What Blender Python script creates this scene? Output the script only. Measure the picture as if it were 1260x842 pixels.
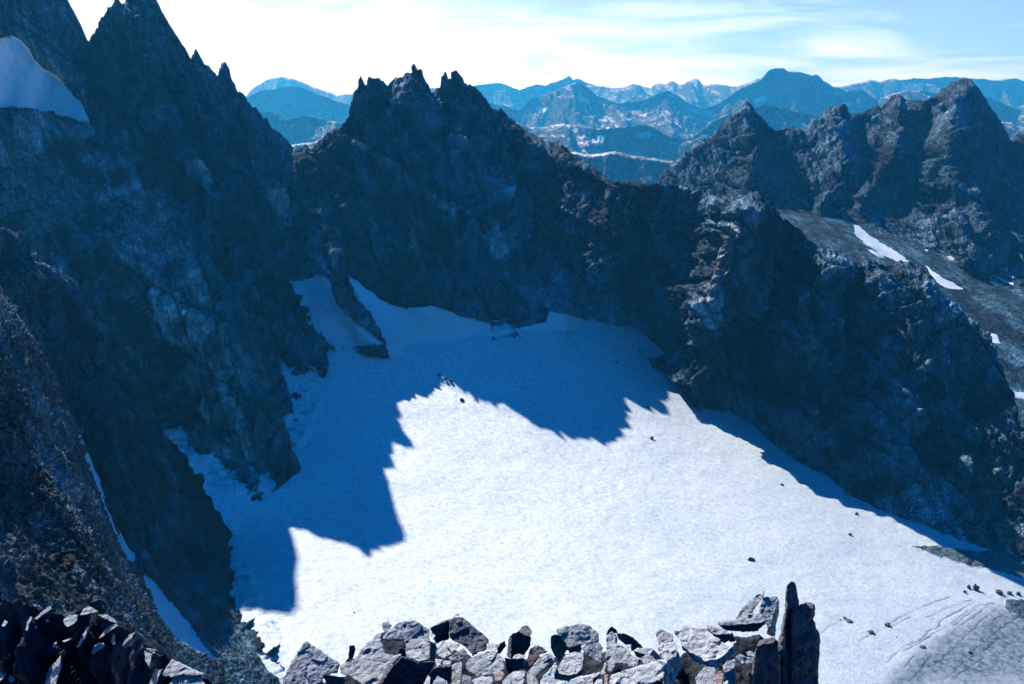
import bpy, bmesh, math, random
import numpy as np
from mathutils import Vector, noise as mnoise
random.seed(7)
for o in list(bpy.data.objects): bpy.data.objects.remove(o, do_unlink=True)
scene = bpy.context.scene
COL = scene.collection

# ------------------------------------------------------------------ camera
F_PX, PITCH = 1236.0, math.radians(13.7)          # focal length in pixels of the 1260x842 photo
cam_d = bpy.data.cameras.new('camera'); cam = bpy.data.objects.new('camera', cam_d); COL.objects.link(cam)
cam.location = (0, 0, 0); cam.rotation_euler = (math.radians(90) - PITCH, 0, 0)
cam_d.sensor_width = 36; cam_d.lens = 36 * F_PX / 1260
cam_d.clip_start = 0.1; cam_d.clip_end = 200000
scene.camera = cam

# ------------------------------------------------------------------ sun, sky, exposure
_e, _a = math.radians(43), math.radians(-38); SUN = np.array([math.cos(_e) * math.sin(_a), math.cos(_e) * math.cos(_a), math.sin(_e)])
SUN_EL = math.asin(SUN[2]); SUN_AZ = math.atan2(SUN[0], SUN[1])   # azimuth from +Y, negative = left
sd = bpy.data.lights.new('sun', 'SUN'); sd.energy = 4.2; sd.angle = math.radians(0.5); sd.color = (1.0, 0.98, 0.95)
so = bpy.data.objects.new('sun', sd); COL.objects.link(so)
so.rotation_euler = Vector(-SUN).to_track_quat('-Z', 'Y').to_euler()

world = bpy.data.worlds.new('World'); scene.world = world; world.use_nodes = True
nt = world.node_tree; nt.nodes.clear()
def N(nt, typ, **kw):
    n = nt.nodes.new(typ)
    for k, v in kw.items(): setattr(n, k, v)
    return n
w_out = N(nt, 'ShaderNodeOutputWorld'); w_bg = N(nt, 'ShaderNodeBackground')
sky = N(nt, 'ShaderNodeTexSky', sky_type='NISHITA', sun_disc=False, sun_elevation=SUN_EL, sun_rotation=SUN_AZ,
        altitude=4000, air_density=1.0, dust_density=0.6, ozone_density=3.0)
w_bg.inputs[1].default_value = 0.1
tc = N(nt, 'ShaderNodeTexCoord'); sep = N(nt, 'ShaderNodeSeparateXYZ')
nt.links.new(tc.outputs['Generated'], sep.inputs[0])
tint = N(nt, 'ShaderNodeMix', data_type='RGBA', blend_type='MULTIPLY'); tint.inputs[0].default_value = 1
tint.inputs[7].default_value = (0.0, 0.67, 1.40, 1)
nt.links.new(sky.outputs[0], tint.inputs[6])
# thin high cloud: streaks in a band low over the horizon, thicker towards the sun side
mp = N(nt, 'ShaderNodeMapping'); mp.inputs['Scale'].default_value = (2.2, 2.2, 17); mp.inputs['Rotation'].default_value = (0, math.radians(4), 0)
nt.links.new(tc.outputs['Generated'], mp.inputs[0])
cn = N(nt, 'ShaderNodeTexNoise'); cn.inputs['Scale'].default_value = 2.6; cn.inputs['Detail'].default_value = 7; cn.inputs['Roughness'].default_value = 0.55
cn.inputs['Distortion'].default_value = 0.5
nt.links.new(mp.outputs[0], cn.inputs['Vector'])
def mathn(nt, op, a, b=None, clamp=False):
    n = N(nt, 'ShaderNodeMath', operation=op); n.use_clamp = clamp
    for i, x in enumerate((a, b)):
        if x is None: continue
        if isinstance(x, (int, float)): n.inputs[i].default_value = x
        else: nt.links.new(x, n.inputs[i])
    return n.outputs[0]
def ramp(nt, x, stops, interp='LINEAR'):
    r = N(nt, 'ShaderNodeValToRGB'); r.color_ramp.interpolation = interp
    cr = r.color_ramp
    while len(cr.elements) < len(stops): cr.elements.new(0.5)
    for e, (p, c) in zip(cr.elements, stops):
        e.position = p; e.color = c if len(c) == 4 else (*c, 1)
    nt.links.new(x, r.inputs[0]); return r.outputs[0]
nt.links.new(ramp(nt, sep.outputs[2], [(0.10, (0.14, 0.47, 0.93)), (0.30, (0.0, 0.71, 1.43))]), tint.inputs[7])   # paler near the horizon, deep blue overhead
cov = mathn(nt, 'MULTIPLY_ADD', cn.outputs[0], 1.5); cov.node.inputs[2].default_value = -0.08   # noise
dsun = N(nt, 'ShaderNodeVectorMath', operation='DOT_PRODUCT'); dsun.inputs[1].default_value = (math.sin(SUN_AZ), math.cos(SUN_AZ), 0); nt.links.new(tc.outputs['Generated'], dsun.inputs[0])
side = mathn(nt, 'MULTIPLY_ADD', dsun.outputs['Value'], 1.5); side.node.inputs[2].default_value = -1.22
cov = mathn(nt, 'ADD', cov, side)
low = mathn(nt, 'MULTIPLY_ADD', sep.outputs[2], -3.2); low.node.inputs[2].default_value = 0.30    # less cloud higher up
cov = mathn(nt, 'MAXIMUM', mathn(nt, 'ADD', cov, low, True), mathn(nt, 'MULTIPLY', mathn(nt, 'MULTIPLY', dsun.outputs['Value'], 2.0, True), 0.26))
band = ramp(nt, sep.outputs[2], [(0.0, (1, 1, 1)), (0.13, (0.85, 0.85, 0.85)), (0.20, (0, 0, 0))])
cov = mathn(nt, 'MULTIPLY', cov, band, True)
cl = N(nt, 'ShaderNodeMix', data_type='RGBA'); nt.links.new(cov, cl.inputs[0]); nt.links.new(tint.outputs[2], cl.inputs[6])
cl.inputs[7].default_value = (8.6, 9.6, 9.2, 1)
nt.links.new(cl.outputs[2], w_bg.inputs[0]); nt.links.new(w_bg.outputs[0], w_out.inputs[0])
scene.view_settings.view_transform = 'Standard'; scene.view_settings.look = 'None'
scene.view_settings.exposure = 0.75; scene.view_settings.gamma = 1; scene.view_settings.use_curve_mapping = False
scene.render.engine = 'CYCLES'
scene.cycles.max_bounces = 4; scene.cycles.diffuse_bounces = 0; scene.cycles.volume_bounces = 0
scene.cycles.use_denoising = True

# ------------------------------------------------------------------ geometry of the view (photo pixels <-> world directions)
CP, SP = math.cos(PITCH), math.sin(PITCH)
def ray(u, v):
    x = (np.asarray(u, float) - 630) / F_PX; y = -(np.asarray(v, float) - 421) / F_PX
    d = np.stack([x, CP + y * SP, -SP + y * CP], -1)
    return d / d[..., 1:2]
def pix(p):
    fw = p[..., 1] * CP - p[..., 2] * SP; up = p[..., 1] * SP + p[..., 2] * CP
    fw = np.where(np.abs(fw) < 1e-6, 1e-6, fw)
    return 630 + F_PX * p[..., 0] / fw, 421 - F_PX * up / fw

# ------------------------------------------------------------------ noise (numpy)
def _h(ix, iy, iz, s):
    h = (ix.astype(np.int64) * 374761393 + iy.astype(np.int64) * 668265263 + iz.astype(np.int64) * 2147483647 + s * 1274126177) & 0xFFFFFFFF
    h = ((h ^ (h >> 13)) * 1274126177) & 0xFFFFFFFF
    h = ((h ^ (h >> 16)) * 2246822519) & 0xFFFFFFFF
    h = h ^ (h >> 15)
    return (h & 0xFFFFFF) / float(0xFFFFFF)
def vnoise(p, s=0):
    i = np.floor(p).astype(np.int64); f = p - i; f = f * f * f * (f * (f * 6 - 15) + 10)
    x, y, z = i[..., 0], i[..., 1], i[..., 2]; fx, fy, fz = f[..., 0], f[..., 1], f[..., 2]
    def L(a, b, t): return a + (b - a) * t
    r = L(L(L(_h(x, y, z, s), _h(x+1, y, z, s), fx), L(_h(x, y+1, z, s), _h(x+1, y+1, z, s), fx), fy),
          L(L(_h(x, y, z+1, s), _h(x+1, y, z+1, s), fx), L(_h(x, y+1, z+1, s), _h(x+1, y+1, z+1, s), fx), fy), fz)
    return r * 2 - 1
ROT = np.array([[0.00, 0.80, 0.60], [-0.80, 0.36, -0.48], [-0.60, -0.48, 0.64]])
def fbm(p, o=4, s=0, g=0.5):
    a, t, n = 1.0, 0, 0
    for k in range(o):
        t = t + a * vnoise(p, s + k); n += a; a *= g; p = p @ ROT.T * 2.03
    return t / n
def ridged(p, o=4, s=0, g=0.5):
    a, t, n = 1.0, 0, 0
    for k in range(o):
        r = 1 - np.abs(vnoise(p, s + k)); t = t + a * r * r; n += a; a *= g; p = p @ ROT.T * 2.03
    return t / n
def facet(p, s=0, tilt=1.0):
    """tilted block per Voronoi cell: returns (height -1..1, distance to the crack)"""
    sh = p.shape[:-1]; q = p.reshape(-1, 3); i = np.floor(q).astype(np.int64)
    d1 = np.full(len(q), 9.0); d2 = np.full(len(q), 9.0); val = np.zeros(len(q))
    for dx in (-1, 0, 1):
        for dy in (-1, 0, 1):
            for dz in (-1, 0, 1):
                cx, cy, cz = i[:, 0] + dx, i[:, 1] + dy, i[:, 2] + dz
                a, b, c = _h(cx, cy, cz, s), _h(cx, cy, cz, s + 11), _h(cx, cy, cz, s + 23)
                v = q - np.stack([cx + a, cy + b, cz + c], -1)
                d = (v * v).sum(-1)
                hh = (a * 7.13 + b * 3.7) % 1 - 0.5
                w = hh + tilt * (v[:, 0] * (b - 0.5) + v[:, 1] * (c - 0.5) + v[:, 2] * (a - 0.5)) * 2
                near = d < d1
                d2 = np.where(near, d1, np.minimum(d2, d)); val = np.where(near, w, val); d1 = np.where(near, d, d1)
    return val.reshape(sh), (np.sqrt(d2) - np.sqrt(d1)).reshape(sh)
def joints(P, n, m, L, K, seed, sharp=0.16, wob=0.35):
    """parallel joint sheets: asymmetric steps across direction n (spacing L), broken into blocks along m (length K)"""
    n = np.array(n, float); n /= np.linalg.norm(n); m = np.array(m, float); m /= np.linalg.norm(m)
    x = P @ n / L + wob * fbm(P / (L * 5), 3, seed, 0.45); i = np.floor(x); f = x - i
    o = i * 0; y = P @ m / K + 2.7 * _h(i.astype(np.int64), (o).astype(np.int64), (o + 5).astype(np.int64), seed) + 0.35 * fbm(P / (K * 2), 2, seed + 4); j = np.floor(y); g = y - j
    a = _h(i.astype(np.int64), j.astype(np.int64), (o + 1).astype(np.int64), seed + 1); b = _h(i.astype(np.int64), j.astype(np.int64), (o + 2).astype(np.int64), seed + 2)
    f = np.where(a > 0.35, f, 1 - f); prof = np.where(f < 1 - sharp, f / (1 - sharp), (1 - f) / sharp)
    h = (prof - 0.5) * (0.25 + 1.1 * b) + (a - 0.5) * 0.55 * np.minimum(1, np.minimum(f, 1 - f) * 12) * np.minimum(1, np.minimum(g, 1 - g) * 10)
    e = np.exp(-(np.minimum(np.minimum(f, 1 - f) * L, np.minimum(g, 1 - g) * K * 1.3) / (0.05 * L)) ** 2) * (b > 0.25)
    return h, a, e
def sstep(a, b, x):
    t = np.clip((x - a) / (b - a), 0, 1); return t * t * (3 - 2 * t)
def seg_dist(u, v, line, closed=False):
    line = np.asarray(line, float); m = len(line); best = np.full(np.shape(u), 1e9); inside = np.zeros(np.shape(u), bool)
    for k in range(m if closed else m - 1):
        a, b = line[k][:2], line[(k + 1) % m][:2]; ab = b - a; L2 = max(ab @ ab, 1e-9)
        t = np.clip(((u - a[0]) * ab[0] + (v - a[1]) * ab[1]) / L2, 0, 1)
        best = np.minimum(best, np.hypot(u - a[0] - t * ab[0], v - a[1] - t * ab[1]))
        if closed and abs(ab[1]) > 1e-9:
            inside ^= ((a[1] > v) != (b[1] > v)) & (u < ab[0] * (v - a[1]) / ab[1] + a[0])
    return np.where(inside, -best, best) if closed else best
def resample(line, n, power=None):
    line = np.asarray(line, float); d = np.r_[0, np.cumsum(np.hypot(*np.diff(line[:, :2], axis=0).T) + 1e-6)]
    t = np.linspace(0, d[-1], n)
    return np.stack([np.interp(t, d, line[:, k]) for k in range(line.shape[1])], -1)
def smooth(a, k):
    if k < 1: return a
    ker = np.hanning(2 * k + 3)[1:-1]; ker /= ker.sum()
    out = np.empty_like(a)
    for c in range(a.shape[1]):
        e = np.r_[2 * a[0, c] - a[k:0:-1, c], a[:, c], 2 * a[-1, c] - a[-2:-k-2:-1, c]]
        out[:, c] = np.convolve(e, ker, 'valid')
    return out

# ------------------------------------------------------------------ materials
def new_mat(name):
    m = bpy.data.materials.new(name); m.use_nodes = True; t = m.node_tree
    b = t.nodes['Principled BSDF']; return m, t, b
def tex_coord(t, scale=(1, 1, 1), rot=(0, 0, 0)):
    c = N(t, 'ShaderNodeTexCoord'); m = N(t, 'ShaderNodeMapping'); m.inputs['Scale'].default_value = scale; m.inputs['Rotation'].default_value = rot
    t.links.new(c.outputs['Object'], m.inputs[0]); return m.outputs[0]
def noise_n(t, vec, scale, detail=6, rough=0.6, dist=0.0):
    n = N(t, 'ShaderNodeTexNoise'); n.inputs['Scale'].default_value = scale; n.inputs['Detail'].default_value = detail
    n.inputs['Roughness'].default_value = rough; n.inputs['Distortion'].default_value = dist
    t.links.new(vec, n.inputs['Vector']); return n.outputs[0]
def voro(t, vec, scale, feature='F1', out='Distance', rnd=1.0):
    n = N(t, 'ShaderNodeTexVoronoi', feature=feature); n.inputs['Scale'].default_value = scale; n.inputs['Randomness'].default_value = rnd
    t.links.new(vec, n.inputs['Vector']); return n.outputs[out]
def mixc(t, fac, a, b, blend='MIX'):
    n = N(t, 'ShaderNodeMix', data_type='RGBA', blend_type=blend)
    for i, x in ((0, fac), (6, a), (7, b)):
        if isinstance(x, (int, float)): n.inputs[i].default_value = x
        elif isinstance(x, tuple): n.inputs[i].default_value = (*x, 1) if len(x) == 3 else x
        else: t.links.new(x, n.inputs[i])
    return n.outputs[2]
def bump(t, h, dist, strength=1.0, prev=None):
    n = N(t, 'ShaderNodeBump'); n.inputs['Distance'].default_value = dist; n.inputs['Strength'].default_value = strength
    t.links.new(h, n.inputs['Height'])
    if prev is not None: t.links.new(prev, n.inputs['Normal'])
    return n.outputs[0]
def voro_plane(t, vec, scale, tilt=1.0):
    n = N(t, 'ShaderNodeTexVoronoi'); n.inputs['Scale'].default_value = scale; t.links.new(vec, n.inputs['Vector'])
    sub = N(t, 'ShaderNodeVectorMath', operation='SUBTRACT'); t.links.new(vec, sub.inputs[0]); t.links.new(n.outputs['Position'], sub.inputs[1])
    c = N(t, 'ShaderNodeVectorMath', operation='SUBTRACT'); t.links.new(n.outputs['Color'], c.inputs[0]); c.inputs[1].default_value = (0.5, 0.5, 0.5)
    d = N(t, 'ShaderNodeVectorMath', operation='DOT_PRODUCT'); t.links.new(sub.outputs[0], d.inputs[0]); t.links.new(c.outputs[0], d.inputs[1])
    sc = N(t, 'ShaderNodeSeparateColor'); t.links.new(n.outputs['Color'], sc.inputs[0])
    return mathn(t, 'ADD', mathn(t, 'MULTIPLY', d.outputs['Value'], scale * 2.0 * tilt), mathn(t, 'MULTIPLY', sc.outputs[1], 0.5))
SNOW_C = (0.72, 0.82, 0.86)
def cliff_mat(name, S, dark, light, snow_c=SNOW_C, bump_k=1.0, zsc=0.45):
    """granite cliff; S = size in metres of the large blocks. vertex attributes: snow, pale (light rock), scree"""
    m, t, b = new_mat(name)
    v = tex_coord(t, (1, 1, zsc), (0.15, 0.25, 0)); vi = tex_coord(t)
    n1 = noise_n(t, v, 0.9 / S, 9, 0.68, 0.4); n2 = noise_n(t, vi, 7 / S, 6, 0.65)
    col = ramp(t, n1, [(0.30, dark), (0.52, tuple((a + c) / 2 for a, c in zip(dark, light))), (0.74, light)])
    blk = voro(t, v, 3.2 / S, out='Color'); bl = N(t, 'ShaderNodeSeparateColor'); t.links.new(blk, bl.inputs[0])
    f = mathn(t, 'MULTIPLY_ADD', bl.outputs[0], 0.7); f.node.inputs[2].default_value = 0.62
    col = mixc(t, 1.0, col, comb(t, f), 'MULTIPLY')
    f = mathn(t, 'MULTIPLY_ADD', n2, 1.0); f.node.inputs[2].default_value = 0.5
    col = mixc(t, 1.0, col, comb(t, f), 'MULTIPLY')
    ap = N(t, 'ShaderNodeAttribute', attribute_name='pale'); asn = N(t, 'ShaderNodeAttribute', attribute_name='snow'); asc = N(t, 'ShaderNodeAttribute', attribute_name='scree')
    col = mixc(t, ap.outputs['Fac'], col, mixc(t, n2, (0.24, 0.29, 0.27), (0.46, 0.52, 0.50)))
    # scree: separate stones with their own brightness
    sv = voro(t, vi, 14 / S, out='Color'); ss = N(t, 'ShaderNodeSeparateColor'); t.links.new(sv, ss.inputs[0])
    sc = ramp(t, ss.outputs[0], [(0.0, tuple(x * 0.7 for x in dark)), (0.55, light), (0.86, tuple(min(1, x * 1.2) for x in light)), (0.95, tuple(min(1, x * 2.0) for x in light))])
    f = mathn(t, 'MULTIPLY_ADD', noise_n(t, v, 2.0 / S, 6, 0.7, 1.0), 3.0); f.node.inputs[2].default_value = -0.65
    sc = mixc(t, 1.0, sc, comb(t, mathn(t, 'MAXIMUM', f, 0.25)), 'MULTIPLY')
    col = mixc(t, asc.outputs['Fac'], col, sc)
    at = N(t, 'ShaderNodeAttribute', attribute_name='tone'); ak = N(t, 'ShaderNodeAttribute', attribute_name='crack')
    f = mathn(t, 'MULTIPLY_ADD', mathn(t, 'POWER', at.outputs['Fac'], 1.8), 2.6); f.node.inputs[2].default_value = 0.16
    col = mixc(t, 1.0, col, comb(t, f), 'MULTIPLY'); col = mixc(t, mathn(t, 'MULTIPLY', ak.outputs['Fac'], 0.8), col, (0.008, 0.012, 0.018))  # joint lines darkened in the colour, standing in for shade inside the cracks
    sf = mathn(t, 'MULTIPLY_ADD', mathn(t, 'ADD', n2, n1), 0.6); sf.node.inputs[2].default_value = -0.60
    sf = mathn(t, 'ADD', asn.outputs['Fac'], sf); sf = mathn(t, 'MULTIPLY_ADD', sf, 5.0, True); sf.node.inputs[2].default_value = -2.0
    col = mixc(t, sf, col, mixc(t, n2, (0.52, 0.62, 0.68), snow_c))
    t.links.new(col, b.inputs['Base Color']); b.inputs['Roughness'].default_value = 0.85; b.inputs['Specular IOR Level'].default_value = 0.2
    inv = mathn(t, 'SUBTRACT', 1.0, sf)
    cr = mathn(t, 'MINIMUM', voro(t, v, 3.0 / S, 'DISTANCE_TO_EDGE'), 0.10)
    h = mathn(t, 'ADD', mathn(t, 'MULTIPLY', cr, 4.0), voro_plane(t, v, 3.0 / S))
    nb = bump(t, mathn(t, 'MULTIPLY', h, inv), S * 0.30 * bump_k, 1.0)
    h2 = mathn(t, 'ADD', mathn(t, 'MULTIPLY', n2, 0.5), voro_plane(t, v, 10.0 / S))
    nb = bump(t, mathn(t, 'MULTIPLY', h2, inv), S * 0.075 * bump_k, 1.0, nb)
    t.links.new(nb, b.inputs['Normal'])
    return m
def comb(t, x):
    n = N(t, 'ShaderNodeCombineColor')
    for i in range(3): t.links.new(x, n.inputs[i])
    return n.outputs[0]
def glacier_mat():
    m, t, b = new_mat('glacier_snow')
    vi = tex_coord(t)
    ad = N(t, 'ShaderNodeAttribute', attribute_name='dirt_and_shade'); ar = N(t, 'ShaderNodeAttribute', attribute_name='rock'); ac = N(t, 'ShaderNodeAttribute', attribute_name='crack')
    n1 = noise_n(t, vi, 0.012, 6, 0.6); n2 = noise_n(t, vi, 0.22, 6, 0.7); n3 = noise_n(t, vi, 0.9, 3, 0.6)
    col = ramp(t, n1, [(0.3, (0.60, 0.70, 0.75)), (0.7, (0.72, 0.80, 0.83))])
    col = mixc(t, mathn(t, 'MULTIPLY_ADD', n2, 1.6, True), col, (0.66, 0.84, 0.94)) if False else col
    g = mathn(t, 'MULTIPLY_ADD', mathn(t, 'ADD', n2, noise_n(t, vi, 0.5, 4, 0.9)), 1.5); g.node.inputs[2].default_value = -0.5
    col = mixc(t, 1.0, col, comb(t, g), 'MULTIPLY')
    dd = mathn(t, 'MULTIPLY', ad.outputs['Fac'], ramp(t, n2, [(0.3, (0.45, 0.45, 0.45)), (0.6, (1, 1, 1))]))
    col = mixc(t, dd, col, (0.045, 0.085, 0.12))
    col = mixc(t, mathn(t, 'MULTIPLY', ac.outputs['Fac'], 0.85), col, (0.01, 0.03, 0.055))
    sv = voro(t, vi, 0.55, out='Color'); ss = N(t, 'ShaderNodeSeparateColor'); t.links.new(sv, ss.inputs[0])
    rk = ramp(t, ss.outputs[0], [(0, (0.02, 0.04, 0.05)), (1, (0.10, 0.15, 0.165))])
    rf = mathn(t, 'ADD', ar.outputs['Fac'], mathn(t, 'MULTIPLY_ADD', n2, 0.9)); rf.node.inputs[1].links[0].from_node.inputs[2].default_value = -0.45
    rf = mathn(t, 'MULTIPLY_ADD', rf, 6.0, True); rf.node.inputs[2].default_value = -2.5
    col = mixc(t, rf, col, rk)
    t.links.new(col, b.inputs['Base Color']); b.inputs['Roughness'].default_value = 0.55; t.links.new(mathn(t, 'MULTIPLY_ADD', ad.outputs['Fac'], -0.5, True), b.inputs['Specular IOR Level']); b.inputs['Specular IOR Level'].links[0].from_node.inputs[2].default_value = 0.5
    nb = bump(t, noise_n(t, vi, 0.45, 4, 0.8), 0.8, 0.8)
    nb = bump(t, n3, 0.3, 0.8, nb)
    t.links.new(nb, b.inputs['Normal'])
    return m
# ------------------------------------------------------------------ mesh helper
def add_mesh(name, verts, faces, mat, attrs=None, parent=None, smooth_shade=True):
    me = bpy.data.meshes.new(name); verts = np.asarray(verts, np.float32); faces = np.asarray(faces, np.int32)
    k = faces.shape[1]
    me.vertices.add(len(verts)); me.vertices.foreach_set('co', verts.ravel())
    me.loops.add(faces.size); me.loops.foreach_set('vertex_index', faces.ravel())
    me.polygons.add(len(faces)); me.polygons.foreach_set('loop_start', np.arange(0, faces.size, k, dtype=np.int32))
    me.polygons.foreach_set('loop_total', np.full(len(faces), k, np.int32))
    me.update(calc_edges=True); me.validate()
    me.polygons.foreach_set('use_smooth', np.full(len(me.polygons), smooth_shade))
    for a, val in (attrs or {}).items():
        at = me.attributes.new(a, 'FLOAT', 'POINT'); at.data.foreach_set('value', np.asarray(val, np.float32).ravel())
    me.materials.append(mat)
    o = bpy.data.objects.new(name, me); COL.objects.link(o)
    if parent: o.parent = parent
    return o
def grid_faces(nr, nc):
    i = np.arange(nr * nc).reshape(nr, nc)
    return np.stack([i[:-1, :-1], i[1:, :-1], i[1:, 1:], i[:-1, 1:]], -1).reshape(-1, 4)
def structure(o, label=None):
    o['kind'] = 'structure'
    if label: o['label'] = label
    return o

# ------------------------------------------------------------------ glacier surface (thin-plate spline through surveyed points)
GP = [(1260,842,-420),(800,842,-412),(340,842,-405),(300,740,-395),(1260,700,-416),(1260,668,-415),(630,700,-402),(600,545,-367),
      (690,545,-367),(500,463,-325),(600,405,-285),(760,410,-300),(830,450,-335),(950,530,-374),(1090,605,-396),(395,440,-305),
      (340,600,-372),(280,680,-390),(370,350,-235),(440,350,-240),(215,540,-352)]
GA = []
for u, v, z in GP:
    r = ray(u, v); Y = z / r[2]; GA.append((r[0] * Y, Y))
GA = np.array(GA); GZ = np.array([p[2] for p in GP], float)
def _phi(r): return np.where(r > 0, r * r * np.log(np.maximum(r, 1e-9)), 0)
_n = len(GA); _K = np.zeros((_n + 3, _n + 3))
_K[:_n, :_n] = _phi(np.linalg.norm(GA[:, None] - GA[None], axis=2) / 1000) + np.eye(_n) * 1e-3
_K[:_n, _n] = 1; _K[:_n, _n+1:] = GA / 1000; _K[_n, :_n] = 1; _K[_n+1:, :_n] = GA.T / 1000
GW = np.linalg.solve(_K, np.r_[GZ, 0, 0, 0])
def gz(x, y):
    x = np.asarray(x, float); y = np.asarray(y, float); z = GW[_n] + GW[_n+1] * x / 1000 + GW[_n+2] * y / 1000
    for k in range(_n): z = z + GW[k] * _phi(np.hypot(x - GA[k, 0], y - GA[k, 1]) / 1000)
    return z
def hit(u, v):
    r = ray(u, v)
    Ys = np.arange(380, 2200, 2.0); below = r[2] * Ys < gz(r[0] * Ys, Ys)
    return Ys[np.argmax(below)]
def G(*uv, off=0):      # pixel points on the glacier -> (u, v, Y)
    return [(u, v, hit(u, v) + off) for u, v in uv]

# ------------------------------------------------------------------ lofted rock faces
def loft(name, rows, mat, ns, nt_, back, S, amp=1.0, crest_noise=0.0, crest_blend=28, ribs=(), snow=(), pale=(), scree=(), seed=0,
         crest_smooth=14, label=None, spur=0.0, ts=None, grain=(0.15, 0.25), scree_noise=0.0, top_amp=0.35, zs=0.36):
    R = [resample(r, ns) for r in rows]
    crest = R[0].copy(); base0 = smooth(crest, crest_smooth)
    if crest_noise:
        q = np.stack([crest[:, 0] / 9, crest[:, 1] / 9, np.zeros(ns)], -1)
        crest[:, 1] += crest_noise * (0.8 * fbm(q, 3, seed + 5, 0.6) + 1.1 * facet(q * 1.1, seed + 6, 0.8)[0] + 0.5 * facet(q * 2.7, seed + 7, 0.8)[0])
    R[0] = base0; K = len(R)
    span = [0]
    for a, b in zip(R[:-1], R[1:]): span.append(span[-1] + np.hypot(*(b - a)[:, :2].T).mean())
    span = np.array(span) / span[-1]
    t = np.linspace(0, 1, nt_); out = np.zeros((nt_, ns, 3))
    Rm = np.array(R)
    # monotone-ish cubic (finite difference tangents) through the rows
    for j, tt in enumerate(t):
        k = min(np.searchsorted(span, tt, 'right') - 1, K - 2); h = span[k+1] - span[k]; x = (tt - span[k]) / h
        def tan(i):
            if i == 0: return (Rm[1] - Rm[0]) / (span[1] - span[0])
            if i == K - 1: return (Rm[-1] - Rm[-2]) / (span[-1] - span[-2])
            return 0.5 * ((Rm[i+1] - Rm[i]) / (span[i+1] - span[i]) + (Rm[i] - Rm[i-1]) / (span[i] - span[i-1]))
        a, b, ta, tb = Rm[k], Rm[k+1], tan(k) * h, tan(k+1) * h
        out[j] = (2*x**3-3*x**2+1)*a + (x**3-2*x**2+x)*ta + (-2*x**3+3*x**2)*b + (x**3-x**2)*tb
    plen = np.hypot(*(Rm[-1] - Rm[0])[:, :2].T) + 1
    w = np.exp(-((t[:, None] * np.maximum(plen, 120)[None] / crest_blend) ** 1.5))
    d = crest - base0
    out += w[..., None] * np.concatenate([d[:, :2], d[:, 2:] * 0], 1)[None]
    U, V, Y = out[..., 0], out[..., 1], out[..., 2]
    fade = sstep(0, 0.08, t)[:, None]
    for line, width, dy in ribs:
        if dy < 0 or True:
            Y = Y + fade * dy * np.exp(-(seg_dist(U + 6 * fbm(out / 30., 2, seed), V, line) / width) ** 2)
    P = ray(U, V) * Y[..., None]
    # back side
    B = []
    c = P[0]
    for bx, by, bz in back[::-1]:
        B.append(c + np.array([bx, by, bz]))
    steps = []
    chain = B + [c]
    for a, b in zip(chain[:-1], chain[1:]):
        for x in np.linspace(0, 1, 14)[:-1]: steps.append(a * (1 - x) + b * x)
    P = np.concatenate([np.array(steps), P], 0); nb = len(steps)
    u2, v2 = pix(P)
    # normals
    du = np.gradient(P, axis=1); dv = np.gradient(P, axis=0); Nn = np.cross(dv, du); Nn /= np.linalg.norm(Nn, axis=-1, keepdims=True) + 1e-9
    k = 9   # smooth the normal field a little by averaging
    Ns = Nn.copy()
    for ax in (0, 1):
        acc = 0
        for sft in range(-k, k + 1, 3): acc = acc + np.roll(Ns, sft, axis=ax)
        Ns = acc
    Ns /= np.linalg.norm(Ns, axis=-1, keepdims=True) + 1e-9
    if Ns[nb + nt_ // 2, ns // 2, 1] > 0: Ns = -Ns
    tt = np.concatenate([np.zeros(nb), t])[:, None]
    ampw = amp * (top_amp + (1 - top_amp) * sstep(0.0, 0.10, tt))
    # masks
    def mask(polys, soft):
        m = np.zeros(u2.shape)
        jit = 2.0 * fbm(P / (S * 0.8), 4, seed + 90, 0.65)
        for pl in polys:
            pa = np.array(pl, float); sel = (u2 > pa[:, 0].min() - 25) & (u2 < pa[:, 0].max() + 25) & (v2 > pa[:, 1].min() - 25) & (v2 < pa[:, 1].max() + 25)
            if sel.any():
                sdv = seg_dist(u2[sel], v2[sel], pl, True) + jit[sel]
                m[sel] = np.maximum(m[sel], sstep(soft, -soft, sdv))
        m[:nb] = 0
        return m
    ms, mpale, msc = mask(snow, 1.6), mask(pale, 3.0), mask(scree, 10.0)
    # structural relief: big tilted joint blocks, stretched along a dipping grain, then smaller ones, then roughness
    gx, gy = grain; Q = P @ np.array([[1, 0, gx], [0, 1, gy], [-gx, -gy, 1]]).T
    Q = Q * np.array([1, 1, zs]); Q = Q + S * 0.07 * np.stack([fbm(P / S / 1.3, 3, seed + 31), fbm(P / S / 1.3, 3, seed + 32), fbm(P / S / 1.3, 3, seed + 33)], -1)
    f1, c1 = facet(Q / S / 2.1, seed, 1.0); f2, c2 = facet(Q / S / 0.8, seed + 3, 1.0); f3, c3 = facet(Q / S / 0.3 * np.array([1, 1, 1.4]), seed + 6, 1.1)
    r1 = ridged(Q / S / 4.0, 5, seed + 9, 0.55) - 0.5
    j1, a1, e1 = joints(P, (0.93, 0.15, 0.36), (-0.36, 0, 0.93), S * 2.3, S * 8, seed + 100); j2, a2, e2 = joints(P, (0.55, 0.2, 0.83), (0.83, 0, -0.55), S * 4.2, S * 7, seed + 110)
    j3, a3, e3 = joints(P, (0.97, -0.1, 0.2), (-0.2, 0, 0.97), S * 0.75, S * 2.2, seed + 120, 0.2); j4, a4, e4 = joints(P, (-0.5, 0.2, 0.85), (0.85, 0, 0.5), S * 1.3, S * 2.6, seed + 130, 0.2); j5, a5, e5 = joints(P, (0.8, 0.2, 0.6), (-0.6, 0, 0.8), S * 0.34, S * 0.9, seed + 140, 0.25)
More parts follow.
